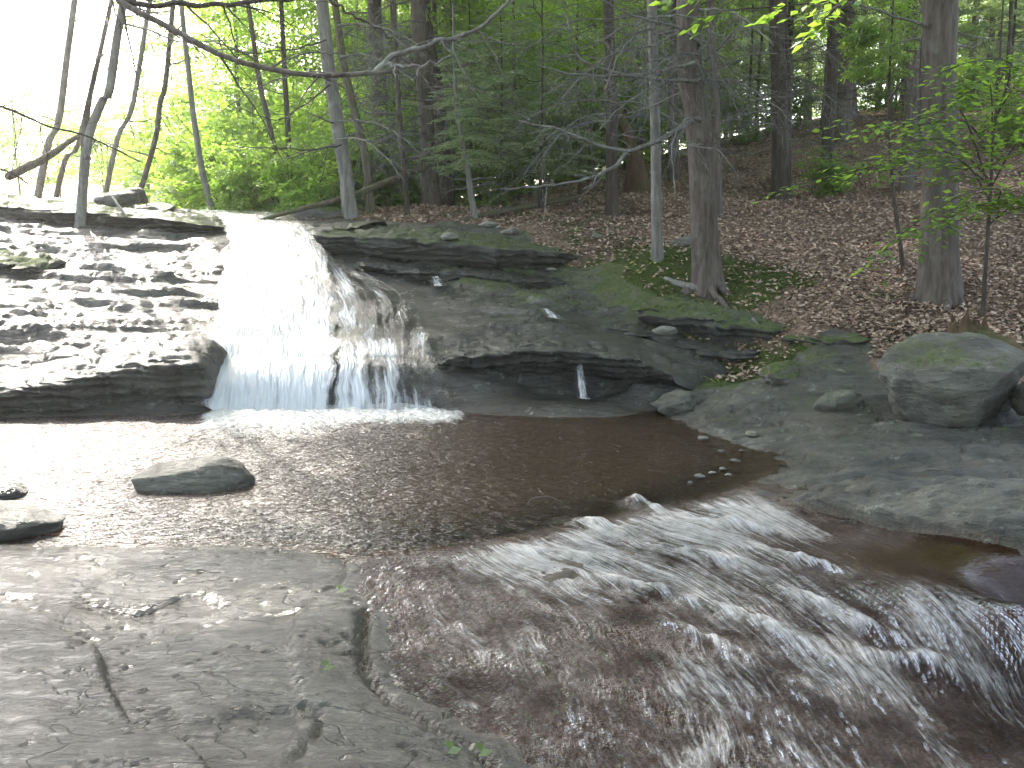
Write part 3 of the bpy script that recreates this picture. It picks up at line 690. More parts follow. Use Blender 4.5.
ledge('rock_ledge', 'dark mossy broken ledge at the left edge of the slope', [(-90, 262, 11.0, .16), (-30, 258, 11.1, .16), (5, 262, 11.0, .14), (34, 272, 10.9, .06)], .6, .1, 61.3, .7, .6, .12, .05)
ledge('rock_ledge', 'flat top slab at the head of the left slope', [(-90, 200, 13.3, .25), (-20, 203, 13.2, .25), (40, 208, 13.1, .22), (120, 216, 12.95, .2), (190, 222, 12.9, .1), (228, 226, 12.9, .05)], 1.6, .15, 65.9, .5, .55, .14, .05)

def boulder(name, label, loc, size, seed, rotz=0, wet=.2, moss=.3, mat='boulder', cuts=9, sub=5, cat='boulder', group=None, flat=.6, rough=1.0):
    import bmesh
    bm = bmesh.new(); bmesh.ops.create_icosphere(bm, subdivisions=sub, radius=1.0)
    V = np.array([v.co[:] for v in bm.verts]); F = np.array([[v.index for v in f.verts] for f in bm.faces]); bm.free()
    rs = np.random.default_rng(seed)
    for _ in range(cuts):                                   # broken faces
        n = rs.normal(size=3); n /= np.linalg.norm(n); h = rs.uniform(.62, .9)
        dd = V @ n - h; V = V - np.clip(dd, 0, None)[:, None] * n * .92
    V[:, 2] = np.where(V[:, 2] < -flat, -flat + (V[:, 2] + flat) * .15, V[:, 2])
    V *= 1 + rough * (.13 * fbm3(V + seed, 1.3, 3)[:, None] + .05 * fbm3(V + seed, 4.5, 4, .6)[:, None])
    V *= np.array(size) / 2
    c, s = math.cos(rotz), math.sin(rotz)
    V = V @ np.array([[c, s, 0], [-s, c, 0], [0, 0, 1]])
    V += .004 * np.c_[fbm3(V, 30, 3), fbm3(V + 9, 30, 3), fbm3(V + 5, 30, 3)]
    me = mesh_np(name, V, tris=F, attrs={'wet': np.full(len(V), wet), 'moss': np.full(len(V), moss)})
    return tag(link(name, me, M[mat], loc=loc), label, cat, group)
def at_px(px, py, Y, up=0):
    w = P(px, py, Y=Y); w[2] = float(ground(w[:1], w[1:2])[0]) + up; return w
b0 = boulder('boulder', 'low flat boulder standing in the pool in front of the falls', P(187, 482, z=.02), (.82, .40, .34), 4, .06, .12, .25, cuts=5, flat=.5)
b1 = boulder('boulder', 'big grey boulder resting on the right bank slabs', P(952, 384, Y=7.45), (1.18, .9, .80), 12, -.06, .1, .45, cuts=7, flat=.7, rough=1.5)
boulder('boulder', 'boulder cut off by the right picture edge beside the big grey boulder', P(1046, 402, Y=7.1), (.42, .5, .36), 23, .3, .0, .45, cuts=6)
boulder('boulder', 'dark flat rock at the left picture edge in front of the pool', P(-15, 522, z=.05), (.85, .55, .24), 31, .1, .6, .1, cuts=6, flat=.4)
boulder('boulder', 'thin layered rock poking from the water at the left edge behind the flat rock', P(-12, 492, z=.02), (.5, .3, .14), 36, .1, .8, .0, cuts=7, flat=.4)
boulder('boulder', 'rounded rock standing at the head of the left slope', P(118, 203, Y=14.2), (.72, .5, .40), 41, .2, .2, .5)
boulder('boulder', 'low dark block beside the rounded rock at the head of the slope', P(155, 213, Y=13.9), (.62, .5, .30), 44, .0, .3, .4)
boulder('boulder', 'small pointed rock on top of the head of the left slope', P(136, 197, Y=14.8), (.4, .35, .3), 47, .5, .2, .5, sub=4)
boulder('boulder', 'mossy rock under the slender leaning trunk above the falls', P(318, 215, Y=14.0), (.75, .5, .30), 51, .1, .1, .7)
boulder('boulder', 'small grey rock with a green leaf patch on the wet ledge', P(540, 304, Y=10.75), (.36, .3, .24), 57, .3, .1, .6, sub=4)
boulder('boulder', 'grey stone half sunk in the moss behind the big trunk', P(690, 244, Y=12.2), (.46, .3, .22), 59, .1, .0, .3, sub=4)
boulder('boulder', 'knob of pale grey rock at the back of the bank slab', P(842, 408, Y=7.75), (.45, .35, .3), 63, .4, .0, .35, rough=2.0)
boulder('boulder', 'rough mossy rock at the top of the sloping grey slab', P(785, 378, Y=8.35), (.6, .35, .3), 67, .5, .0, .7, rough=2.2)
boulder('boulder', 'lumpy brown rock at the water edge below the gully', P(682, 404, Y=8.6), (.6, .4, .26), 71, .2, .4, .3, rough=2.2)
for i, (px, py, Y, w, lab) in enumerate([(488, 225, 12.6, .28, 'white lichened stone lying on the crest ledge'), (598, 236, 12.7, .2, 'small pale stone right of the crest ledge'), (450, 237, 12.1, .3, 'flat pale stone on the lip of the crest ledge'),
                                  (510, 232, 12.1, .30, 'broad pale stone near the end of the crest ledge'), (552, 270, 11.6, .16, 'pale stone on the mossy step below the crest ledge'), (665, 331, 9.75, .28, 'pale lichened stone on the edge of the thick slab'),
                                  (672, 318, 10.0, .14, 'little pale stone on top of the thick slab')]):
    boulder('stone', lab, at_px(px, py, Y, .0) if i > 5 else P(px, py, Y=Y), (w, w * .7, w * .38), 80 + i, i * .7, .0, .05, mat='pale', sub=3, cat='stone')
rs = np.random.default_rng(3)
foam_flecks = [(703, 440, .09), (722, 452, .07), (752, 441, .12), (735, 462, .08), (700, 478, .09), (722, 470, .06), (712, 474, .06), (690, 484, .05), (742, 452, .05), (728, 476, .05)]  # flecks of foam at the waterline, modelled as small pale stones
for i, (px, py, w) in enumerate(foam_flecks):
    g0 = P(px, py, z=.0)
    g0[2] = max(.004, float(ground(g0[:1], g0[1:2])[0])) + w * .08
    boulder('stone', 'small pale stone standing in for a foam fleck at the right edge of the pool', g0, (w, w * .8, w * .45), 120 + i, i, .5, .0, mat='pale', sub=3, cat='stone', group='pale stones standing in for foam at the pool edge')

# ---------------------------------------------------------------- leaves, boughs, crowns
def cards(mb, pos, dr, nr, ln, wd, mid=.45, fold=0.0):
    """Leaf shaped cards: base, two shoulders, tip."""
    pos, dr, nr = [np.asarray(q, float) for q in (pos, dr, nr)]
    dr = dr / (np.linalg.norm(dr, axis=1, keepdims=True) + 1e-9)
    sd_ = np.cross(dr, nr); sd_ /= np.linalg.norm(sd_, axis=1, keepdims=True) + 1e-9
    up = np.cross(sd_, dr)
    ln = np.broadcast_to(ln, (len(pos),))[:, None]; wd = np.broadcast_to(wd, (len(pos),))[:, None]
    m = pos + dr * ln * mid + up * ln * fold
    V = np.stack([pos, m + sd_ * wd / 2, pos + dr * ln, m - sd_ * wd / 2], 1).reshape(-1, 3)
    mb.add(V, np.arange(len(V)).reshape(-1, 4))
def unit(n, r): 
    v = r.normal(size=(n, 3)); return v / np.linalg.norm(v, axis=1, keepdims=True)
def hemlock_crown(seed, H=9.0, Rm=2.3, nb=42, fine=1.0, low=.15):
    r = np.random.default_rng(seed); mb = MB()
    for i in range(nb):
        f = (i + r.uniform(-.4, .4)) / nb; f = min(max(f, 0), 1)
        z = H * f; L = Rm * (1 - f)**.75 * r.uniform(.6, 1.12) + .25
        az = i * 2.4 + r.uniform(-.5, .5); dv = np.array([math.cos(az), math.sin(az), 0]); sv = np.array([-math.sin(az), math.cos(az), 0])
        n = max(5, int(L / .13)); t = np.linspace(.12, 1, n)
        droop = r.uniform(.16, .34)
        c = dv * (t * L)[:, None] + np.array([0, 0, 1]) * (z + .10 * L * t - droop * L * t * t)[:, None]
        c += sv * (.12 * L * np.sin(t * 3 + i))[:, None]
        tl = (.34 * L * (1 - t)**.8 + .16) * r.uniform(.6, 1.15, n)
        for sgn in (-1, 1):
            d2 = dv * .62 + sv * sgn * .78 + np.c_[r.normal(0, .12, n), r.normal(0, .12, n), r.normal(-.16, .10, n)]
            cards(mb, c, d2, np.tile([0, 0, 1.0], (n, 1)) + r.normal(0, .2, (n, 3)), tl, .05, .5)
            k = 5
            q = np.repeat(c, k, 0) + np.repeat(d2, k, 0) * (np.repeat(tl, k) * np.tile(np.linspace(.18, .9, k), n))[:, None]
            for s2 in (-1, 1):
                d3 = np.repeat(d2, k, 0) * .7 + s2 * (dv * .7 - sv * sgn * .45) + r.normal(0, .18, (n * k, 3)) + [0, 0, -.12]
                cards(mb, q, d3, np.tile([0, 0, 1.0], (n * k, 1)) + r.normal(0, .3, (n * k, 3)), np.repeat(tl, k) * .30 + .05, .032, .5)
    return mb.mesh('hemlock_crown', smooth=False)
def leafy_crown(seed, rx=2.2, rz=2.4, sprays=150, per=42, leaf=.10, hollow=.35, flat=.35, zc=0.0):
    """Leaves held in flattish sprays through an uneven volume; origin at the bottom of the crown."""
    r = np.random.default_rng(seed); mb = MB(); nl = 7
    lob = unit(nl, r) * r.uniform(.35, .75, (nl, 1)); lr = r.uniform(.35, .6, nl)
    k = r.integers(0, nl, sprays)
    c = lob[k] + unit(sprays, r) * (lr[k] * r.uniform(hollow, 1, sprays)**.5)[:, None]
    c = c * [rx, rx, rz] + [0, 0, rz * 1.0 + zc]
    az = np.arctan2(c[:, 1], c[:, 0]) + r.normal(0, .7, sprays)
    dv = np.c_[np.cos(az), np.sin(az), r.normal(-.15, .2, sprays)]
    nrm = np.tile([0, 0, 1.0], (sprays, 1)) + r.normal(0, flat, (sprays, 3))
    sv = np.cross(nrm, dv); sv /= np.linalg.norm(sv, axis=1, keepdims=True)
    L = r.uniform(.5, 1.0, sprays) * min(1.0, rx * .45)
    a, b = r.uniform(-.5, .5, (sprays, per)), r.uniform(-1, 1, (sprays, per))
    b = b * (.55 - abs(a) * .5)
    pos = c[:, None] + dv[:, None] * (a * L[:, None])[..., None] + sv[:, None] * (b * L[:, None])[..., None] + r.normal(0, .03, (sprays, per, 3))
    dd = dv[:, None] * .6 + sv[:, None] * np.sign(b)[..., None] * .7 + r.normal(0, .3, (sprays, per, 3)) + [0, 0, -.15]
    nn_ = nrm[:, None] + r.normal(0, .35, (sprays, per, 3))
    n = sprays * per
    cards(mb, pos.reshape(-1, 3), dd.reshape(-1, 3), nn_.reshape(-1, 3), leaf * r.uniform(.7, 1.2, n), leaf * .55, .45, .04)
    return mb.mesh('leafy_crown', smooth=False)
HEM = [hemlock_crown(s) for s in (1, 2, 3)]
HEM_LOW = [hemlock_crown(s, H=4.5, Rm=1.7, nb=44) for s in (11, 12)]
LEAFY = [leafy_crown(s, 2.3, 2.6, 210, 44, .105) for s in (21, 22, 23)]
BUSH = [leafy_crown(s, 1.1, 1.2, 110, 40, .10, .1) for s in (31, 32, 33)]
BIG = [leafy_crown(s, 4.2, 3.4, 330, 40, .20, .2, .5) for s in (41, 42)]
for m in HEM + HEM_LOW: m.materials.append(M['needle'])
for m in LEAFY + BUSH: m.materials.append(M['leaf_far'])
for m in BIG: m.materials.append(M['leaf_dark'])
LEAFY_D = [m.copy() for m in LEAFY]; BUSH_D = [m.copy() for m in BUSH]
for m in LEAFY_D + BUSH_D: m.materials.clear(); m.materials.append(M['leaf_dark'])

def ground_at(x, y): return float(ground(np.array([x]), np.array([y]))[0])
def trunk_mesh(name, pts, rad, seed=0, k=14, flare=.55, limbs=0, limb_z=(.8, 4.5), limb_len=(.6, 1.6), lr=.012, rough=.06, roots=0, twigs_out=None):
    r = np.random.default_rng(seed); mb = MB()
    n = max(24, int(np.linalg.norm(pts[-1] - pts[0]) / .16)); n = min(n, 90)
    p = smooth_path(pts, n); f = np.linspace(0, 1, n)
    rr = rad * (1 - .78 * f) * (1 + flare * np.exp(-(p[:, 2] - p[0, 2]) / (rad * 1.9)))
    p[:, :2] += (rad * .25 * np.c_[pn2(f * 9 + seed, f * 0), pn2(f * 9, f * 0 + seed)]) * np.clip(f * 6, 0, 1)[:, None]
    th = np.arange(k) * 2 * math.pi / k
    lob = 1 + rough * (fbm2(np.cos(th)[None] * 1.6 + seed, np.sin(th)[None] * 1.6 + f[:, None] * 2.5, 3)) * 2 + .16 * np.exp(-(p[:, 2:3] - p[0, 2]) / (rad * 2.2)) * np.cos(th * 4 + seed)[None]
    V = np.stack([p[:, None, 0] + rr[:, None] * lob * np.cos(th), p[:, None, 1] + rr[:, None] * lob * np.sin(th), np.repeat(p[:, 2:3], k, 1)], -1)
    i = np.arange(n * k).reshape(n, k); j = np.roll(i, -1, 1)
    mb.add(V.reshape(-1, 3), np.stack([i[:-1], j[:-1], j[1:], i[1:]], -1).reshape(-1, 4))
    zz = p[:, 2] - p[0, 2]; tm = mb
    for q in range(limbs):
        if twigs_out is not None: mb = MB()
        h = r.uniform(*limb_z)
        if h > zz[-1] * .92: continue
        c = np.array([np.interp(h, zz, p[:, a]) for a in range(3)]); az = r.uniform(0, 6.28); L = r.uniform(*limb_len)
        t = np.linspace(0, 1, 9); dv = np.array([math.cos(az), math.sin(az), 0])
        sg = r.uniform(-.35, .25)
        lp = c + dv * (t * L)[:, None] + np.array([0, 0, 1]) * (L * (sg * t + r.uniform(-.1, .25) * t * t))[:, None] + (.05 * L * np.c_[pn2(t * 3 + q, t * 0), pn2(t * 3, t * 0 + q), pn2(t * 2.5 + q, t + 5)])
        l0 = lr * r.uniform(.7, 1.5)
        mb.tube(lp, l0 * (1 - .8 * t), 5)
        for w in range(int(L * 11)):
            a = r.uniform(.25, .97); s0 = np.array([np.interp(a, t, lp[:, b]) for b in range(3)])
            d = dv * .5 + unit(1, r)[0] * .7 + np.array([0, 0, -.25]); d /= np.linalg.norm(d); tl = r.uniform(.12, .5) * (1.1 - a * .5)
            tt = np.linspace(0, 1, 4)[:, None]
            mb.tube(s0 + d * tl * tt + np.array([0, 0, -.12]) * tl * tt**2, np.linspace(l0 * .35, l0 * .12, 4), 3)
        if twigs_out is not None and mb.V: twigs_out.append(mb.mesh('branch'))
    mb = tm
    for q in range(roots):
        az = q * 6.28 / roots + r.uniform(-.4, .4); L = rad * r.uniform(2.5, 4.5); t = np.linspace(0, 1, 8)
        dv = np.array([math.cos(az), math.sin(az), 0])
        q0 = p[0] + dv * rad * .7
        lp = q0 + dv * (t * L)[:, None]
        lp[:, 2] = p[0, 2] + (.28 * rad * 4 * (1 - t)**2) - .10 * t + .02 * pn2(t * 4 + q, t)
        lp[:, :2] += (.2 * L * pn2(t * 2 + seed + q * 3, t * 0))[:, None] * np.array([-dv[1], dv[0]])
        mb.tube(lp, rad * .30 * (1 - .75 * t), 7)
    return mb.mesh(name)
def tree(name, label, pix, Y, wpx, H, mat='bark', crown=None, cz=4.0, cs=1.0, group=None, seed=0, limbs=0, roots=0, flare=.55, limb_z=(.8, 4.5), limb_len=(.6, 1.6), sink=.12, crowns=None, cat='tree', lr=.012):
    w = [P(px, py, Y=Y) for px, py in pix]
    base = w[0].copy(); gzv = ground_at(base[0], base[1]); base[2] = gzv
    pts = [np.array([0, 0, -sink])] + [q - base for q in w[1:]]
    dlast = pts[-1] - pts[-2]; dlast = dlast / np.linalg.norm(dlast)
    if H > pts[-1][2] + .3:
        rem = H - pts[-1][2]
        m = pts[-1] + np.array([dlast[0] * .5, dlast[1] * .5, 1]) * rem * .4
        pts += [m, m + np.array([dlast[0] * .1, dlast[1] * .1, 1]) * rem * .6]
    pts = np.array(pts); rad = wpx / 2 / FPX * math.hypot(base[1], base[0])
    e = empty(name, base, label, cat, group)
    two = []
    link('trunk', trunk_mesh('trunk', pts, rad, seed, limbs=limbs, roots=roots, flare=flare, limb_z=limb_z, limb_len=limb_len, lr=lr, twigs_out=two), M[mat], e)
    for me in two: link('branch', me, M['dead'], e)
    for me, cz_, cs_ in (crowns or ([(crown, cz, cs)] if crown is not None else [])):
        sp = smooth_path(pts, 60); c = [np.interp(cz_, sp[:, 2], sp[:, a]) for a in range(2)]
        o = link('crown', me, None, e, (c[0], c[1], cz_)); o.rotation_euler.z = seed * 1.7; o.scale = (cs_, cs_, cs_)
    return e

# trees standing left of the stream, thin against the bright sky
tree('forked_tree', 'forked grey trunk standing on the rock at the head of the left slope', [(79, 221), (84, 175), (89, 135), (102, 100), (114, 60)], 13.0, 9, 12, 'bark_pale', seed=1, limbs=7, limb_z=(1.2, 4), crowns=[(BIG[0], 8.8, .36)])  # unseen high crown, added and sized to keep sun off the slab
o = bpy.data.objects['forked_tree']
_b = np.array(o.location)
fk = smooth_path([P(86, 160, Y=13.0) - _b, P(85, 128, Y=13.0) - _b, P(91, 90, Y=12.95) - _b, P(97, 62, Y=12.9) - _b, P(104, 54, Y=12.9) - _b], 24)
mbx = MB(); mbx.tube(fk, np.linspace(.062, .012, 24) * (1 + .1 * pn2(np.arange(24) * .7, np.zeros(24))), 9); link('fork', mbx.mesh('fork'), M['bark'], o)
tree('slender_tree', 'thin straight leaning stem just right of the forked trunk', [(98, 200), (117, 140), (137, 80)], 17, 5.5, 13, 'bark_pale', LEAFY[1], 8.0, .4, seed=2, limbs=6)
tree('slender_tree', 'thin crooked dark stem leaning right above the rounded rock', [(130, 198), (155, 140), (160, 105), (169, 50)], 16, 5.5, 13, 'bark', LEAFY[2], 8.0, .4, seed=3, limbs=6)
tree('slender_tree', 'leftmost pale leaning trunk washed out by the sky', [(30, 200), (48, 145), (62, 95)], 18, 7, 14, 'bark_pale', BIG[0], 10.4, .7, seed=4, limbs=5)  # dense crown out of view, put on the sun's path to shade the slab
tree('slender_tree', 'faint thin stem between the forked trunk and the pale leaning trunk', [(47, 198), (65, 160), (84, 122)], 19, 5, 14, 'bark', BIG[1], 10.2, .6, seed=5, limbs=5)  # second unseen crown added to block the sun from the left slab
tree('slender_tree', 'thin pale leaning stem at the left side of the bright green leaves', [(216, 224), (203, 175), (196, 130), (188, 70)], 15, 6.5, 8, 'bark_pale', LEAFY[2], 4.3, .8, seed=6, limbs=6)
# fallen mossy log across the far left
def log(name, label, path, rad, mat, seed=0, jag=.0, cat='log', k=10):
    mb = MB(); p = smooth_path(path, 40); f = np.linspace(0, 1, 40)
    p += .25 * np.mean(rad) * np.c_[pn2(f * 6 + seed, f * 0), pn2(f * 6, f * 0 + seed), pn2(f * 5 + 3, f * 0 + seed)]
    rr = np.interp(f, np.linspace(0, 1, len(rad)), rad) * (1 + .12 * pn2(f * 12 + seed, f * 0 + 1))
    rr[0] *= .35; rr[-1] *= .2; mb.tube(p, rr, k)
    b = p[0].copy(); mb.V = [v - b for v in mb.V]
    return tag(link(name, mb.mesh(name), M[mat], loc=b), label, cat)
log('broken_log', 'broken mossy log leaning up behind the pale left trunks', [P(5, 178, Y=15), P(45, 158, Y=15.2), P(90, 128, Y=15.6)], [.065, .055, .025], 'bark_moss', 3)
log('fallen_branch', 'long bare fallen trunk slanting above the crest of the falls', [P(238, 226, Y=13.4), P(290, 212, Y=13.6), P(350, 196, Y=14.2), P(428, 166, Y=15.5)], [.022, .035, .045, .055], 'bark_moss', 5)
log('fallen_branch', 'long low fallen limb lying on the leaf litter behind the crest ledge', [P(455, 222, Y=14.0), P(500, 212, Y=14.8), P(580, 196, Y=16.5)], [.03, .05, .04], 'bark_moss', 6)
log('fallen_branch', 'pale stick lying across the head of the left slope', [P(112, 196, Y=13.3), P(118, 205, Y=13.1), P(127, 217, Y=12.9)], [.012, .02, .012], 'bark_pale', 7, k=6)

# middle trees
tree('birch_tree', 'slender mottled pale trunk left of centre with split roots', [(351, 219), (345, 170), (335, 110), (322, 0)], 14, 14, 14, 'bark_pale', LEAFY[0], 9.5, .65, seed=8, limbs=10, roots=5)
tree('thin_tree', 'left one of a pair of thin brown stems beside the bright leaves', [(289, 222), (281, 175), (268, 120), (256, 60)], 15.5, 6, 9, 'bark', LEAFY[1], 5.0, .5, seed=9, limbs=6)
tree('thin_tree', 'right one of a pair of thin brown stems beside the bright leaves', [(293, 222), (290, 180), (288, 130), (284, 60)], 15.6, 6, 9, 'bark_dark', LEAFY[2], 5.0, .45, seed=10, limbs=6)
tree('thin_tree', 'mossy stem with a bend right behind the mottled pale trunk', [(371, 214), (366, 160), (352, 100), (340, 40)], 15, 9, 10, 'bark_moss', LEAFY[1], 5.4, .5, seed=11, limbs=8)
tree('thin_tree', 'thin dark stem left of the thick grey trunk pair', [(408, 218), (404, 170), (398, 90), (394, 0)], 14.6, 5, 9, 'bark_dark', LEAFY[2], 6, .7, seed=12, limbs=8)
tree('hemlock_tree', 'thick grey trunk behind the mossy bent stem', [(384, 188), (381, 120), (378, 60), (374, 0)], 19, 17, 17, 'bark', HEM[0], 5.0, 1.15, seed=13, limbs=55, limb_z=(1, 6.5), limb_len=(.8, 2.0), lr=.010)
tree('hemlock_tree', 'tall trunk in the middle with dark side stem', [(432, 207), (428, 150), (424, 90), (418, 0)], 17, 17, 17, 'bark', HEM[1], 4.6, 1.1, seed=14, limbs=60, limb_z=(1, 6.5), limb_len=(.8, 2.0), lr=.010)
tree('hemlock_tree', 'brown trunk close right of the tall middle trunk', [(446, 205), (444, 150), (437, 90), (425, 10)], 17.5, 13, 16, 'bark_dark', HEM[2], 4.8, 1.05, seed=15, limbs=55, limb_z=(1, 6.5), limb_len=(.8, 2.0), lr=.010)
tree('sapling', 'small pale crooked sapling stem with yellow green needles above the crest ledge', [(476, 216), (470, 185), (466, 160), (460, 130)], 14.3, 7, 2.9, 'bark_pale', HEM_LOW[0], .75, .42, seed=16, limbs=5, limb_z=(.3, 1.2), limb_len=(.3, .6))
tree('hemlock_tree', 'dark straight trunk standing in the leaf litter left of the pale spotted trunk', [(612, 216), (612, 150), (611, 90), (608, 0)], 15, 12, 15, 'bark_dark', HEM[0], 4.2, 1.0, seed=17, limbs=40, limb_z=(.8, 5), limb_len=(.8, 2.0), lr=.009)
tree('leaning_snag', 'brown broken leaning trunk with wide foot behind the pale spotted trunk', [(641, 187), (633, 150), (620, 115), (608, 85)], 18, 19, 2.2, 'wood', None, seed=18, flare=.9, cat='dead tree')
tree('birch_tree', 'pale spotted straight trunk left of the big trunk', [(658, 253), (656, 190), (655, 110), (652, 0)], 11.5, 11, 13, 'bark_pale', LEAFY[2], 5.6, 1.0, seed=19, limbs=10, roots=6, limb_z=(2, 5))
big = tree('hemlock_tree', 'big brown trunk with spreading roots and dead lichened branches at the bank', [(709, 294), (705, 230), (699, 130), (690, 0)], 10.9, 27, 16, 'bark', HEM[1], 5.4, 1.25, seed=20, limbs=16, limb_z=(1.6, 5), roots=7, flare=.35)
tree('thin_tree', 'thin grey trunk hidden partly behind the big trunk', [(718, 222), (717, 150), (714, 80), (710, 0)], 14.5, 9, 14, 'bark', HEM[2], 4.8, .9, seed=21, limbs=14, limb_z=(1.5, 5))
tree('hemlock_tree', 'straight trunk left of the row on the hillside with twin dark stem', [(781, 207), (780, 140), (779, 70), (777, 0)], 16.6, 17, 16, 'bark_dark', HEM[0], 5, 1.1, seed=22, limbs=55, limb_z=(1, 6.5), limb_len=(.8, 2.0), lr=.010)
tree('thin_tree', 'dark thin stem touching the straight hillside trunk', [(787, 206), (788, 140), (788, 70), (784, 0)], 16.9, 7, 14, 'bark_dark', HEM[1], 5, .8, seed=23, limbs=10)
tree('hemlock_tree', 'upright grey trunk high on the hillside crest', [(848, 121), (848, 80), (847, 40), (846, 0)], 23.5, 15, 15, 'bark', HEM[2], 4.5, 1.15, seed=24, limbs=50, limb_z=(1, 5.5), limb_len=(.8, 2.0))
tree('hemlock_tree', 'thickest trunk at the right with furrowed grey bark', [(940, 298), (940, 220), (941, 110), (942, 0)], 9.9, 33, 17, 'bark', HEM[0], 5.0, 1.3, seed=25, limbs=14, limb_z=(2.2, 5), roots=6, flare=.45)
tree('sapling', 'thin dark bare sapling in the litter left of the thickest trunk', [(905, 277), (899, 235), (893, 190), (890, 150)], 10.8, 4.5, 3.0, 'bark_dark', BUSH_D[0], 1.7, .45, seed=26, limbs=4, limb_z=(.8, 2), limb_len=(.3, .7))

# dead lichened branches of the big trunk, one part each
def branch_part(parent, name, path, r0, r1, twigs, seed, mat='dead', tl=(.15, .5), k=7, leaves=None):
    r = np.random.default_rng(seed); mb = MB(); b = np.array(parent.location)
    p = smooth_path([np.array(q) for q in path], 34) - b; f = np.linspace(0, 1, 34)
    p += .018 * np.c_[pn2(f * 9 + seed, f * 0), pn2(f * 9, f * 0 + seed), pn2(f * 8 + seed, f * 0 + 2)]
    mb.tube(p, (r0 + (r1 - r0) * f) * (1 + .12 * pn2(f * 22, f * 0 + seed)), k)
    for _ in range(twigs):
        a = r.uniform(.12, 1); i = int(a * 32); d = p[i + 1] - p[i]; d /= np.linalg.norm(d)
        d = d * .75 + unit(1, r)[0] * .8 + np.array([0, 0, -.18]); d /= np.linalg.norm(d); L = r.uniform(*tl)
        t = np.linspace(0, 1, 7)[:, None]
        tp = p[i] + d * L * t + np.array([0, 0, -.15]) * L * t * t + .05 * L * np.c_[pn2(t[:, 0] * 4 + _, t[:, 0] * 0), pn2(t[:, 0] * 4, t[:, 0] * 0 + _), pn2(t[:, 0] * 3, t[:, 0] + _)]
        rr = (r0 + (r1 - r0) * a) * .45
        mb.tube(tp, rr * (1 - .7 * t[:, 0]), 4)
        for q in range(r.integers(1, 4)):
            j = r.integers(2, 6); d2 = d + unit(1, r)[0] * .8; d2 /= np.linalg.norm(d2)
            mb.tube(tp[j] + d2 * L * .45 * t[:4], rr * .4 * (1 - .6 * t[:4, 0]), 3)
    return link(name, mb.mesh(name), M[mat], parent)
Yb = 10.7
for i, (pth, r0, r1, tw) in enumerate([
        ([(700, 118, 10.8), (668, 135, 10.4), (632, 150, 10.1), (600, 146, 9.9), (560, 130, 9.7), (518, 121, 9.5)], .030, .008, 16),
        ([(628, 150, 10.1), (615, 165, 9.9), (590, 178, 9.7), (555, 185, 9.5), (500, 189, 9.2)], .020, .006, 10),
        ([(700, 80, 10.8), (660, 80, 10.3), (620, 74, 10.0), (590, 64, 9.8), (575, 50, 9.7), (563, 0, 9.6)], .022, .006, 14),
        ([(698, 62, 10.8), (655, 72, 10.4), (610, 76, 10.0), (560, 72, 9.7), (538, 66, 9.6)], .020, .006, 12),
        ([(702, 120, 10.7), (685, 120, 10.2), (672, 145, 9.9), (673, 170, 9.8), (676, 200, 9.8)], .014, .004, 12),
        ([(702, 145, 10.7), (690, 145, 10.2), (720, 152, 9.9), (740, 180, 9.8)], .012, .004, 14),
        ([(706, 60, 10.8), (722, 45, 10.5), (735, 30, 10.3), (742, 26, 10.2)], .016, .005, 8),
        ([(700, 45, 10.8), (690, 35, 10.4), (668, 24, 10.0), (640, 18, 9.7), (600, 0, 9.4)], .020, .006, 14)]):
    branch_part(big, 'branch', [P(a, b, Y=c) for a, b, c in pth], r0, r1, tw, 200 + i)
e = bpy.data.objects['hemlock_tree.001']
branch_part(e, 'branch', [P(428, 150, Y=16.9), P(450, 165, Y=16), P(448, 130, Y=15.2)][:2] + [P(470, 160, Y=15.2)], .02, .008, 10, 230)
branch_part(e, 'branch', [P(430, 158, Y=16.9), P(408, 158, Y=15.9), P(425, 154, Y=15.2), P(440, 140, Y=15), P(448, 118, Y=15)], .02, .006, 8, 231)

# long drooping bare limbs with fine twigs across the upper middle
r_ = np.random.default_rng(71)
for nm, px0, Y0, ylo, yhi, cnt in [('birch_tree', 338, 13.9, 20, 150, 7), ('hemlock_tree.001', 425, 16.9, 20, 150, 9), ('hemlock_tree.002', 440, 17.4, 30, 140, 6), ('hemlock_tree.003', 611, 14.9, 10, 140, 9), ('hemlock_tree.004', 699, 10.8, 0, 90, 5), ('birch_tree.001', 655, 11.4, 10, 120, 5), ('hemlock_tree.005', 779, 16.5, 10, 130, 7), ('hemlock_tree', 380, 18.8, 20, 120, 5)]:
    ob = bpy.data.objects[nm]
    for q in range(cnt):
        y0 = r_.uniform(ylo, yhi); sx = r_.choice([-1, 1]) * r_.uniform(50, 120); dr = r_.uniform(5, 55); Yn = Y0 - r_.uniform(.8, 2.4)
        branch_part(ob, 'branch', [P(px0, y0, Y=Y0), P(px0 + sx * .35, y0 + dr * .15 - 4, Y=Y0 + (Yn - Y0) * .35), P(px0 + sx * .7, y0 + dr * .5, Y=Y0 + (Yn - Y0) * .7), P(px0 + sx, y0 + dr + 8, Y=Yn)], .013, .004, 34, 800 + int(px0) + q, 'dead', (.25, .8), 5)

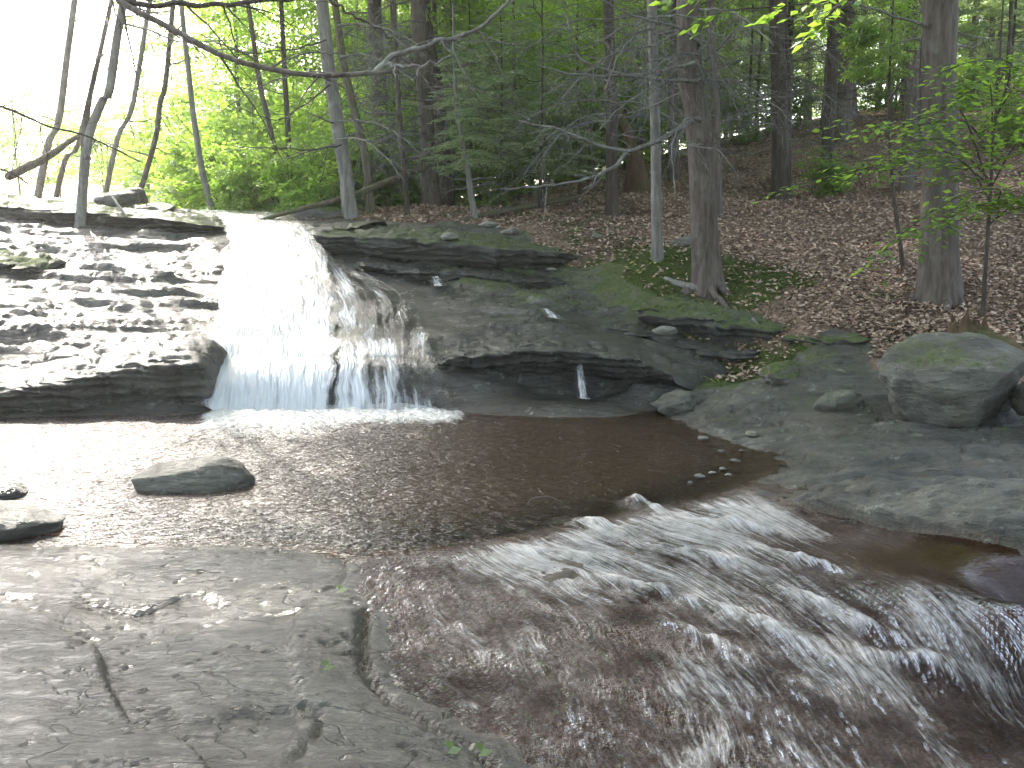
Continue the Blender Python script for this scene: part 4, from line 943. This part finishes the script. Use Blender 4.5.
# overhanging limb from a tree left of the picture
ov = empty('overhanging_tree', (-4.6, 6.4, ground_at(-4.6, 6.4)), 'long bare dark limb hanging across the top left of the picture', 'tree')
b_ = np.array(ov.location)
link('trunk', trunk_mesh('trunk', np.array([[0, 0, -.1], [.05, 0, 1.5], [.12, -.05, 3.2], [.1, 0, 6], [.2, .1, 11]]), .17, 300, limbs=6, limb_z=(2, 6)), M['bark_dark'], ov)
o = link('crown', LEAFY_D[0], None, ov, (.2, .1, 7.5)); o.scale = (1.1, 1.1, 1.1)
f0 = b_ + np.array([.1, 0, 3.6])
branch_part(ov, 'limb', [f0, P(60, -60, Y=5.9), P(115, -4, Y=5.5), P(150, 18, Y=5.4), P(195, 42, Y=5.3), P(245, 63, Y=5.2), P(300, 74, Y=5.2), P(345, 76, Y=5.1), P(398, 71, Y=5.1)], .026, .011, 12, 310, 'bark', (.2, .6), 9)
branch_part(ov, 'limb', [P(376, 71, Y=5.1), P(390, 58, Y=5.1), P(425, 46, Y=5.1), P(460, 36, Y=5.1), P(490, 20, Y=5.1), P(512, -6, Y=5.1)], .015, .007, 9, 311, 'dead', (.15, .45))
branch_part(ov, 'limb', [P(112, -6, Y=5.5), P(140, 4, Y=5.5), P(200, 5, Y=5.5), P(250, 2, Y=5.5), P(330, -8, Y=5.5)], .016, .009, 8, 312, 'bark_dark', (.2, .6))
branch_part(ov, 'limb', [P(330, 0, Y=5.6), P(350, 14, Y=5.6), P(375, 27, Y=5.6), P(392, 38, Y=5.6)], .008, .004, 5, 313, 'bark_dark', (.1, .3))
branch_part(ov, 'limb', [P(385, 66, Y=5.1), P(410, 66, Y=5.0), P(435, 63, Y=4.95), P(450, 56, Y=4.9)], .009, .004, 6, 314, 'dead', (.1, .3))
branch_part(ov, 'limb', [b_ + np.array([.1, 0, 2.6]), P(-60, 90, Y=7), P(0, 108, Y=7.2), P(50, 125, Y=7.5), P(95, 140, Y=7.7), P(140, 162, Y=8)], .016, .004, 20, 315, 'bark_dark', (.25, .8))
branch_part(ov, 'limb', [b_ + np.array([.1, 0, 3.0]), P(-50, 0, Y=6.6), P(0, 32, Y=6.6), P(22, 44, Y=6.7)], .012, .004, 9, 316, 'bark_dark', (.25, .7))
branch_part(ov, 'limb', [b_ + np.array([.1, 0, 2.2]), P(-60, 150, Y=7), P(0, 168, Y=7.2), P(30, 186, Y=7.4)], .012, .004, 12, 317, 'bark_dark', (.25, .7))
# branches crossing the middle
branch_part(bpy.data.objects['birch_tree'], 'branch', [P(341, 145, Y=13.9), P(310, 150, Y=13), P(275, 148, Y=12.2), P(240, 148, Y=11.5)], .012, .004, 12, 320, 'bark_dark')
branch_part(bpy.data.objects['birch_tree'], 'branch', [P(330, 85, Y=13.9), P(300, 108, Y=13), P(275, 120, Y=12.4), P(240, 108, Y=11.8)], .012, .004, 14, 321, 'bark_dark')
branch_part(bpy.data.objects['birch_tree'], 'branch', [P(326, 40, Y=13.9), P(300, 48, Y=13), P(270, 52, Y=12.4), P(235, 55, Y=11.8)], .012, .004, 14, 322, 'bark_dark')

# ---------------------------------------------------------------- leafy sprays near the camera
def spray(mb, wood, path, leaf, n_side, side_len, seed, r0=.008, density=1.0, droop=.15):
    r = np.random.default_rng(seed); p = smooth_path(path, 30); f = np.linspace(0, 1, 30)
    wood.tube(p, r0 * (1 - .75 * f), 5)
    for k in range(n_side):
        a = r.uniform(.1, 1.0); i = min(int(a * 29), 28); d = p[i + 1] - p[i]; d /= np.linalg.norm(d)
        s = np.cross(d, [0, 0, 1.0]); s /= np.linalg.norm(s) + 1e-6
        sgn = 1 if k % 2 else -1
        dv = d * r.uniform(.3, .9) + s * sgn * r.uniform(.4, 1) + np.array([0, 0, r.normal(-.05, .12)]); dv /= np.linalg.norm(dv)
        L = side_len * r.uniform(.5, 1.2) * (1.1 - .6 * a)
        m = max(3, int(L / leaf * 1.5 * density)); t = np.linspace(.1, 1, m)
        q = p[i] + dv * (t * L)[:, None] + np.array([0, 0, -droop * L]) * (t * t)[:, None]
        wood.tube(q, np.linspace(.003, .0012, m), 3)
        s2 = np.cross(dv, [0, 0, 1.0]); s2 /= np.linalg.norm(s2) + 1e-6
        alt = np.where(np.arange(m) % 2, 1, -1)[:, None]
        ld = dv * .55 + s2 * alt * .8 + r.normal(0, .18, (m, 3)) + [0, 0, -.18]; ld[-1] = dv
        nr = np.tile([0, 0, 1.0], (m, 1)) + r.normal(0, .3, (m, 3))
        cards(mb, q, ld, nr, leaf * r.uniform(.75, 1.15, m), leaf * .55, .45, .05)
be = empty('beech_tree', (4.5, 6.4, ground_at(4.5, 6.4)), 'bright green beech sprig hanging in from the top right', 'tree')
b_ = np.array(be.location)
link('trunk', trunk_mesh('trunk', np.array([[0, 0, -.1], [.02, .02, 2], [-.05, 0, 4], [0, .1, 9]]), .10, 330, limbs=5, limb_z=(2, 5)), M['bark_pale'], be)
o = link('crown', LEAFY_D[1], None, be, (0, .1, 5.6)); o.scale = (1, 1, 1)
lv, wd_ = MB(), MB()
st_ = b_ + np.array([-.03, 0, 3.1])
spray(lv, wd_, [st_, P(930, -70, Y=6.3), P(880, -25, Y=6.2), P(840, -2, Y=6.1), P(780, 6, Y=6.0), P(720, 12, Y=5.95), P(686, 30, Y=5.9)], .085, 46, .26, 41, .012, droop=.35)
spray(lv, wd_, [P(860, -14, Y=6.2), P(838, 5, Y=6.15), P(822, 22, Y=6.1), P(812, 34, Y=6.1)], .085, 12, .2, 42, .006, droop=.35)
spray(lv, wd_, [P(720, -20, Y=6.0), P(700, -6, Y=5.9), P(672, -2, Y=5.9), P(652, 0, Y=5.85)], .08, 10, .18, 43, .005, droop=.3)
lv.V = [v - b_ for v in lv.V]; wd_.V = [v - b_ for v in wd_.V]
tw = link('branch', wd_.mesh('branch'), M['bark_dark'], be); link('leaves', lv.mesh('leaves', False), M['leaf'], tw)

sb = P(986, 275, Y=9.3); sb[2] = ground_at(sb[0], sb[1])
sp_ = empty('beech_sapling', sb, 'green beech sapling spreading flat leafy sprays across the thickest trunk', 'sapling')
link('trunk', trunk_mesh('trunk', np.array([[0, 0, -.1]] + [P(a, b, Y=9.3) - sb for a, b in [(988, 230), (993, 150), (1000, 60), (1004, -20)]]), .022, 340, k=9, flare=.3), M['bark_dark'], sp_)
lv, wd_ = MB(), MB()
for k, pth in enumerate([[(990, 190, 9.3), (960, 110, 8.6), (925, 118, 8.2), (870, 128, 8.0), (815, 140, 7.9)], [(992, 160, 9.3), (990, 85, 8.7), (970, 92, 8.5), (940, 108, 8.3)],
                         [(992, 130, 9.3), (1010, 70, 8.8), (985, 78, 8.5), (950, 88, 8.2)], [(990, 200, 9.3), (960, 160, 8.6), (900, 158, 8.2), (850, 162, 8.0), (830, 166, 7.9)],
                         [(988, 215, 9.3), (1000, 190, 8.6), (960, 196, 8.3), (900, 235, 8.0), (865, 272, 7.9)], [(988, 225, 9.3), (1020, 200, 8.8), (1040, 195, 8.6)],
                         [(990, 190, 9.3), (1015, 145, 8.9), (1045, 120, 8.6)], [(990, 215, 9.3), (980, 205, 8.8), (940, 222, 8.5), (910, 232, 8.4)], [(994, 120, 9.3), (1020, 80, 9.0), (1050, 70, 8.8)],
                         [(990, 180, 9.3), (950, 142, 8.9), (905, 145, 8.7), (860, 178, 8.5)], [(996, 90, 9.3), (1005, 60, 8.9), (960, 65, 8.5), (935, 78, 8.4)], [(990, 185, 9.3), (940, 150, 8.7), (880, 165, 8.3), (815, 180, 8.1), (785, 188, 8.0)], [(988, 215, 9.3), (1010, 200, 8.9), (1050, 190, 8.7)], [(990, 150, 9.3), (960, 120, 9.0), (900, 128, 8.8), (840, 118, 8.6)]]):
    spray(lv, wd_, [P(a, b, Y=c) for a, b, c in pth], .085, 27, .5, 50 + k, .009)
lv.V = [v - sb for v in lv.V]; wd_.V = [v - sb for v in wd_.V]
tw = link('branch', wd_.mesh('branch'), M['bark_dark'], sp_); link('leaves', lv.mesh('leaves', False), M['leaf'], tw)

# ---------------------------------------------------------------- the wood behind: many trees from a few kinds
far_trunks = [trunk_mesh('trunk', np.array([[0, 0, -.3], [.1 * a, .05, 3], [.2 * a, -.1, 7], [.1, .1, 14]]), w, 400 + i, k=9, limbs=18, limb_z=(1, 6)) for i, (a, w) in enumerate([(1, .13), (-1, .09), (.6, .17), (-.5, .12)])]
for i, m in enumerate(far_trunks): m.materials.append(M[['bark', 'bark_dark', 'bark', 'bark_dark'][i]])
def far_tree(name, label, group, x, y, i, crowns, scale=1.0, girth=.8):
    e = empty(name, (x, y, ground_at(x, y)), label, 'tree', group)
    t = link('trunk', far_trunks[i % 4], None, e); t.rotation_euler.z = i * 1.3; t.scale = (scale * girth, scale * girth, scale)
    for me, z, s in crowns:
        c = link('crown', me, None, e, (0, 0, z)); c.rotation_euler.z = i * 2.1; c.scale = (s, s, s)
    return e
r = np.random.default_rng(77); taken = []
def free(x, y, d):
    if any((x - a)**2 + (y - b)**2 < d * d for a, b in taken): return False
    taken.append((x, y)); return True
n = 0
while n < 38:                                              # dark trees up the hillside
    y = r.uniform(15, 42); x = r.uniform(.12 * y - 1.5, .62 * y + 3)
    if not free(x, y, 1.5): continue
    lowc = y > 29
    cr = [(HEM[n % 3], 2.2 if lowc else 4.6, r.uniform(.9, 1.25))]
    if n % 3 == 0 or y > 32: cr.append((LEAFY[n % 3], 2.5 if y > 28 else 5, 1.0))
    if n % 4 == 1 and y > 26: cr.append((HEM_LOW[n % 2], .8, .9))
    far_tree('hillside_tree', 'slim dark trunk among the crowd of trees up the shaded hillside', 'dark trees up the hillside', x, y, n, cr, r.uniform(.8, 1.15)); n += 1
n = 0
while n < 24:                                              # lighter trees behind the crest of the falls
    y = r.uniform(19, 38); x = r.uniform(-.30 * y, .16 * y)
    if not free(x, y, 1.6): continue
    far_tree('valley_tree', 'leafy sunlit tree in the valley behind the falls', 'sunlit trees behind the falls', x, y, n + 3, [(LEAFY[n % 3], r.uniform(-.2, 2.0), r.uniform(.8, 1.1)), (LEAFY[(n + 1) % 3], r.uniform(4.5, 7), r.uniform(1, 1.3))], r.uniform(.7, 1.0), .5); n += 1
n = 0
while n < 16:                                              # closing the view far away
    y = r.uniform(44, 60); x = r.uniform(-.2 * y, .62 * y)
    if not free(x, y, 3): continue
    far_tree('distant_tree', 'distant leafy tree closing the view between the trunks', 'distant trees', x, y, n, [(BIG[n % 2], .5, 1.0), (LEAFY[n % 3], 4.5, 1.8)], 1.1); n += 1
for i, (px, Y, s, lab) in enumerate([(60, 38, 1.0, 0), (105, 34, .9, 0), (150, 32, .85, 0), (178, 30, 1.0, 0), (20, 36, 1.0, 0), (130, 46, 1.3, 0)]):
    w = P(px, 200, Y=Y)
    far_tree('pale_tree', 'pale leafy tree dissolving in the bright sky at the left', 'pale trees against the sky', w[0], w[1], i, [(LEAFY[i % 3], .6, s * .9)], .42)

# bushes and young leafy growth
for i, (px, Y, s, z) in enumerate([(395, 19.5, .62, 1.0), (452, 18.5, .5, 1.2), (515, 19.5, .6, 1.3), (580, 18.5, .62, 1.6), (430, 22, .8, 1.5), (545, 23, .8, 1.6), (625, 22, .8, 1.5), (690, 23, .7, 1.5), (820, 22, .7, 1.6), (755, 24, .8, 2.0), (1000, 19, .6, 1.8), (890, 26, .8, 1.2)]):
    w = P(px, 190, Y=Y)
    far_tree('young_beech', 'thin young beech with light green leaves among the hemlock trunks', 'young beeches under the hemlocks', w[0], w[1], i + 50, [(LEAFY[i % 3], z, s)], .45)
def bush(label, x, y, i, s, dark=False, group=None):
    e = empty('bush', (x, y, ground_at(x, y)), label, 'bush', group)
    mb = MB(); rr = np.random.default_rng(900 + i)
    for k in range(5):
        d = np.array([rr.normal(0, .35), rr.normal(0, .35), 1]); t = np.linspace(0, 1, 6)[:, None]
        mb.tube(np.array([0, 0, -.05]) + d * 1.5 * s * t + .06 * np.c_[pn2(t[:, 0] * 3 + k, t[:, 0] * 0), pn2(t[:, 0] * 3, t[:, 0] * 0 + k), t[:, 0] * 0], .014 * s * (1 - .7 * t[:, 0]), 5)
    link('stem', mb.mesh('stem'), M['bark'], e)
    o = link('foliage', (BUSH_D if dark else BUSH)[i % 3], None, e, (0, 0, -.55 * s)); o.scale = (s * 1.15, s * 1.15, s); o.rotation_euler.z = i * 1.9
for i, (px, Y, s) in enumerate([(212, 17, .9), (240, 16, .8), (262, 17.5, 1.1), (285, 16.5, .9), (308, 16, .85), (330, 17, 1.0), (235, 19, 1.3), (275, 20, 1.5), (318, 19, 1.4), (195, 20, 1.1), (180, 23, 1.0), (350, 18, 1.1), (205, 24, 1.6), (235, 25, 1.7), (265, 26, 1.8), (295, 25, 1.6), (325, 27, 1.8), (355, 25, 1.6), (165, 27, 1.2), (300, 15.2, .6), (225, 15.5, .6), (398, 20, 1.2), (455, 20, 1.1), (430, 26, 1.5), (480, 28, 1.5), (525, 27, 1.5), (570, 29, 1.6), (610, 28, 1.5), (650, 30, 1.6), (380, 27, 1.5), (690, 32, 1.6)]):
    w = P(px, 210, Y=Y); bush('bright green leafy bush behind the crest of the falls', w[0], w[1], i, s, group='bright bushes behind the crest')
for i, (px, Y, s) in enumerate([(815, 16.5, .55), (735, 23, .8), (1010, 17, .6), (500, 17, .6), (530, 20, .8), (585, 22, .8), (960, 23, .8), (890, 24, .9), (800, 24, .9)]):
    w = P(px, 180, Y=Y); bush('dark green low bush in the shade on the hillside', w[0], w[1], i + 20, s * .85, True, 'shaded bushes on the hillside')
# hemlock saplings whose feathery boughs fill the middle
for i, (px, Y, s) in enumerate([(500, 16.5, .7), (540, 15.5, .75), (470, 19, .8), (745, 23.5, 1.0), (820, 24, .9),  (480, 25, 1.0), (520, 24, 1.1), (560, 26, 1.1), (600, 25, 1.0), (635, 27, 1.2), (670, 26, 1.1), (540, 30, 1.3), (590, 31, 1.3), (650, 32, 1.4), (500, 31, 1.3), (700, 27, 1.1), (905, 25, 1.0), (1000, 25, 1.1), (455, 22, 1.2), (640, 21.5, 1.0)]):
    w = P(px, 190, Y=Y); e = empty('hemlock_sapling', (w[0], w[1], ground_at(w[0], w[1])), 'feathery young hemlock among the trunks', 'sapling', 'young hemlocks')
    link('trunk', trunk_mesh('trunk', np.array([[0, 0, -.1], [.03, 0, 2], [0, 0, 5.2 * s]]), .04 * s, 600 + i, k=7, limbs=16, limb_z=(.4, 3), limb_len=(.4, 1.1), lr=.007), M['bark_dark'], e)
    c = link('crown', HEM_LOW[i % 2], None, e, (0, 0, .9 * s)); c.scale = (s, s, s); c.rotation_euler.z = i

# trees of the same wood that stand beside and behind the photographer and shade the stream
for i, (x, y, z, s) in enumerate([(5.0, -1.5, 6, 1.1), (1.0, -4.5, 6, 1.1), (-4.0, -5, 6, 1.1), (9, -4, 7, 1.2), (-8, -2, 7, 1.1), (5, -8, 6, 1.2), (-1, -10, 6, 1.3), (-7.5, -9, 6, 1.3)]):
    far_tree('shade_tree', 'tall leafy tree standing beyond the edges of the picture', 'trees around the photographer', x, y, i, [(BIG[i % 2], z, s)], 1.0)

# ---------------------------------------------------------------- leaf litter and small growth
r = np.random.default_rng(5); n = 110000
y = 8.6 + 17 * r.random(n)**1.6; x = (r.random(n) * .75 - .2) * y * 1.02 
gz_, so, we, mo = ground(x, y, True)
k = (so > .5) & (r.random(n) > .75 * np.clip(mo, 0, 1))
x, y, gz_ = x[k], y[k], gz_[k]; n = len(x)
mb = MB(); dv = unit(n, r); dv[:, 2] *= .25
cards(mb, np.c_[x, y, gz_ + .004 + .02 * r.random(n)], dv, np.tile([0, 0, 1.0], (n, 1)) + r.normal(0, .4, (n, 3)), r.uniform(.035, .075, n), r.uniform(.022, .042, n), .5, .08)
tag(link('leaf_litter', mb.mesh('leaf_litter', False), M['dead_leaf']), 'dry brown fallen leaves covering the hillside', 'leaf litter', kind='stuff')

def plant(name, label, loc, n, leaf, seed, mat='leaf', group=None, up=.5):
    r = np.random.default_rng(seed); mb = MB()
    for k in range(n):
        az = r.uniform(0, 6.28); L = r.uniform(.06, .16) ; d = np.array([math.cos(az), math.sin(az), r.uniform(.3, 1.5)]) ; t = np.linspace(0, 1, 4)[:, None]
        p = d * L * t + np.array([0, 0, -.3 * L]) * t * t; mb.tube(p, .0025, 3)
        cards(mb, p[2:], np.tile(d * [1, 1, .2], (2, 1)) + r.normal(0, .3, (2, 3)), np.tile([0, 0, 1.0], (2, 1)) + r.normal(0, .3, (2, 3)), leaf, leaf * .6)
    return tag(link(name, mb.mesh(name, False), M[mat], loc=loc), label, 'plant', group)
for i, (px, py, Y, n_, lf) in enumerate([(660, 258, 11.4, 7, .045), (640, 262, 11.2, 5, .04), (575, 232, 13.2, 6, .05), (722, 372, 8.9, 5, .035), (890, 300, 9.9, 5, .04), (960, 297, 9.8, 5, .04)]):
    plant('seedling', 'small green seedling in the moss on the bank', at_px(px, py, Y), n_, lf, 700 + i, group='green seedlings on the bank')
for i, (px, py, z) in enumerate([(337, 592, .03), (478, 742, .03), (447, 746, .04), (322, 668, .06)]):
    mb = MB(); w = P(px, py, z=z); w[2] = ground_at(w[0], w[1]) + .012
    cards(mb, np.array([[0, 0, 0], [.012, .01, .004]]), np.array([[1, .4, .2], [-.3, 1, .3]]), np.array([[0, -.4, 1], [.3, -.3, 1.0]]), .05, .032, .5, .1)
    tag(link('leaf', mb.mesh('leaf', False), M['leaf'], loc=w), 'fallen green leaf lying on the wet grey slab', 'leaf', 'green leaves on the slab')

# rotten stump behind the big boulder
def stump(label, loc, rad, h, seed):
    r = np.random.default_rng(seed); k, n_ = 40, 22; th = np.arange(k) * 2 * math.pi / k; f = np.linspace(0, 1, n_)
    top = h * (.55 + .45 * fbm2(np.cos(th) * 2 + seed, np.sin(th) * 2, 3) * 2 + .25 * r.random(k)); top = np.clip(top, .25 * h, 1.3 * h)
    V = []
    for a in f:
        rr = rad * (1 - .2 * a + .55 * np.exp(-a * 5)) * (1 + .10 * np.cos(th * 5 + seed) + .08 * fbm2(th * 3, np.full(k, a * 2.0), 2))
        V.append(np.c_[np.cos(th) * rr, np.sin(th) * rr, top * a - .08])
    for a in (.8, .5, .15):
        V.append(np.c_[np.cos(th) * rad * a * .75, np.sin(th) * rad * a * .75, top * (.25 + .6 * a) - .08])
    V = np.array(V); m = len(V); i = np.arange(m * k).reshape(m, k); j = np.roll(i, -1, 1)
    return tag(link('stump', mesh_np('stump', V.reshape(-1, 3), np.stack([i[:-1], j[:-1], j[1:], i[1:]], -1).reshape(-1, 4)), M['wood'], loc=loc), label, 'stump')
stump('broken rotten stump with orange wood behind the big grey boulder', at_px(968, 338, 8.7), .19, .30, 4)
log('rotten_log', 'crumbling rotten log lying from the stump towards the right edge', [at_px(972, 345, 8.6, .06), at_px(1000, 352, 8.4, .08), at_px(1035, 366, 8.1, .05)], [.09, .08, .05], 'wood', 9)
log('exposed_root', 'bare pale root running over the moss to the big trunk', [at_px(664, 262, 11.1, .0), at_px(680, 268, 10.95, .03), at_px(694, 272, 10.85, .05), at_px(704, 276, 10.8, .04)], [.02, .035, .04, .04], 'bark_pale', 10, cat='root', k=8)
log('exposed_root', 'thin pale roots hanging from the bank right of the thick slab', [P(752, 318, Y=9.9), P(760, 330, Y=9.75), P(757, 346, Y=9.7)], [.015, .012, .006], 'bark_pale', 11, cat='root', k=6)
log('stick', 'bent wet stick caught at the lip of the pool above the rapids', [P(527, 505, z=.01), P(533, 499, z=.04), P(548, 497, z=.045), P(562, 502, z=.01)], [.005, .006, .004], 'bark', 12, cat='stick', k=6)

# ---------------------------------------------------------------- haze of the wood, added also to give veiling lens glare at the left
hz = bpy.data.materials.new('haze'); hz.use_nodes = True; hz.node_tree.nodes.clear()
ho = hz.node_tree.nodes.new('ShaderNodeOutputMaterial'); pv = hz.node_tree.nodes.new('ShaderNodeVolumePrincipled')
pv.inputs['Color'].default_value = (1.0, 0.98, 0.94, 1); pv.inputs['Density'].default_value = 0.0015; pv.inputs['Anisotropy'].default_value = 0.72
hz.node_tree.links.new(pv.outputs[0], ho.inputs['Volume'])
lo, hi = np.array([-100, -45, -8.0]), np.array([100, 105, 24.0])
V = np.array([[(lo, hi)[i][0], (lo, hi)[j][1], (lo, hi)[k][2]] for k in (0, 1) for j in (0, 1) for i in (0, 1)])
tag(link('haze', mesh_np('haze', V, [[0, 2, 3, 1], [4, 5, 7, 6], [0, 1, 5, 4], [2, 6, 7, 3], [0, 4, 6, 2], [1, 3, 7, 5]], smooth=False), hz), 'thin haze in the wood, added also for the veiling lens glare at the left', 'haze', kind='stuff')
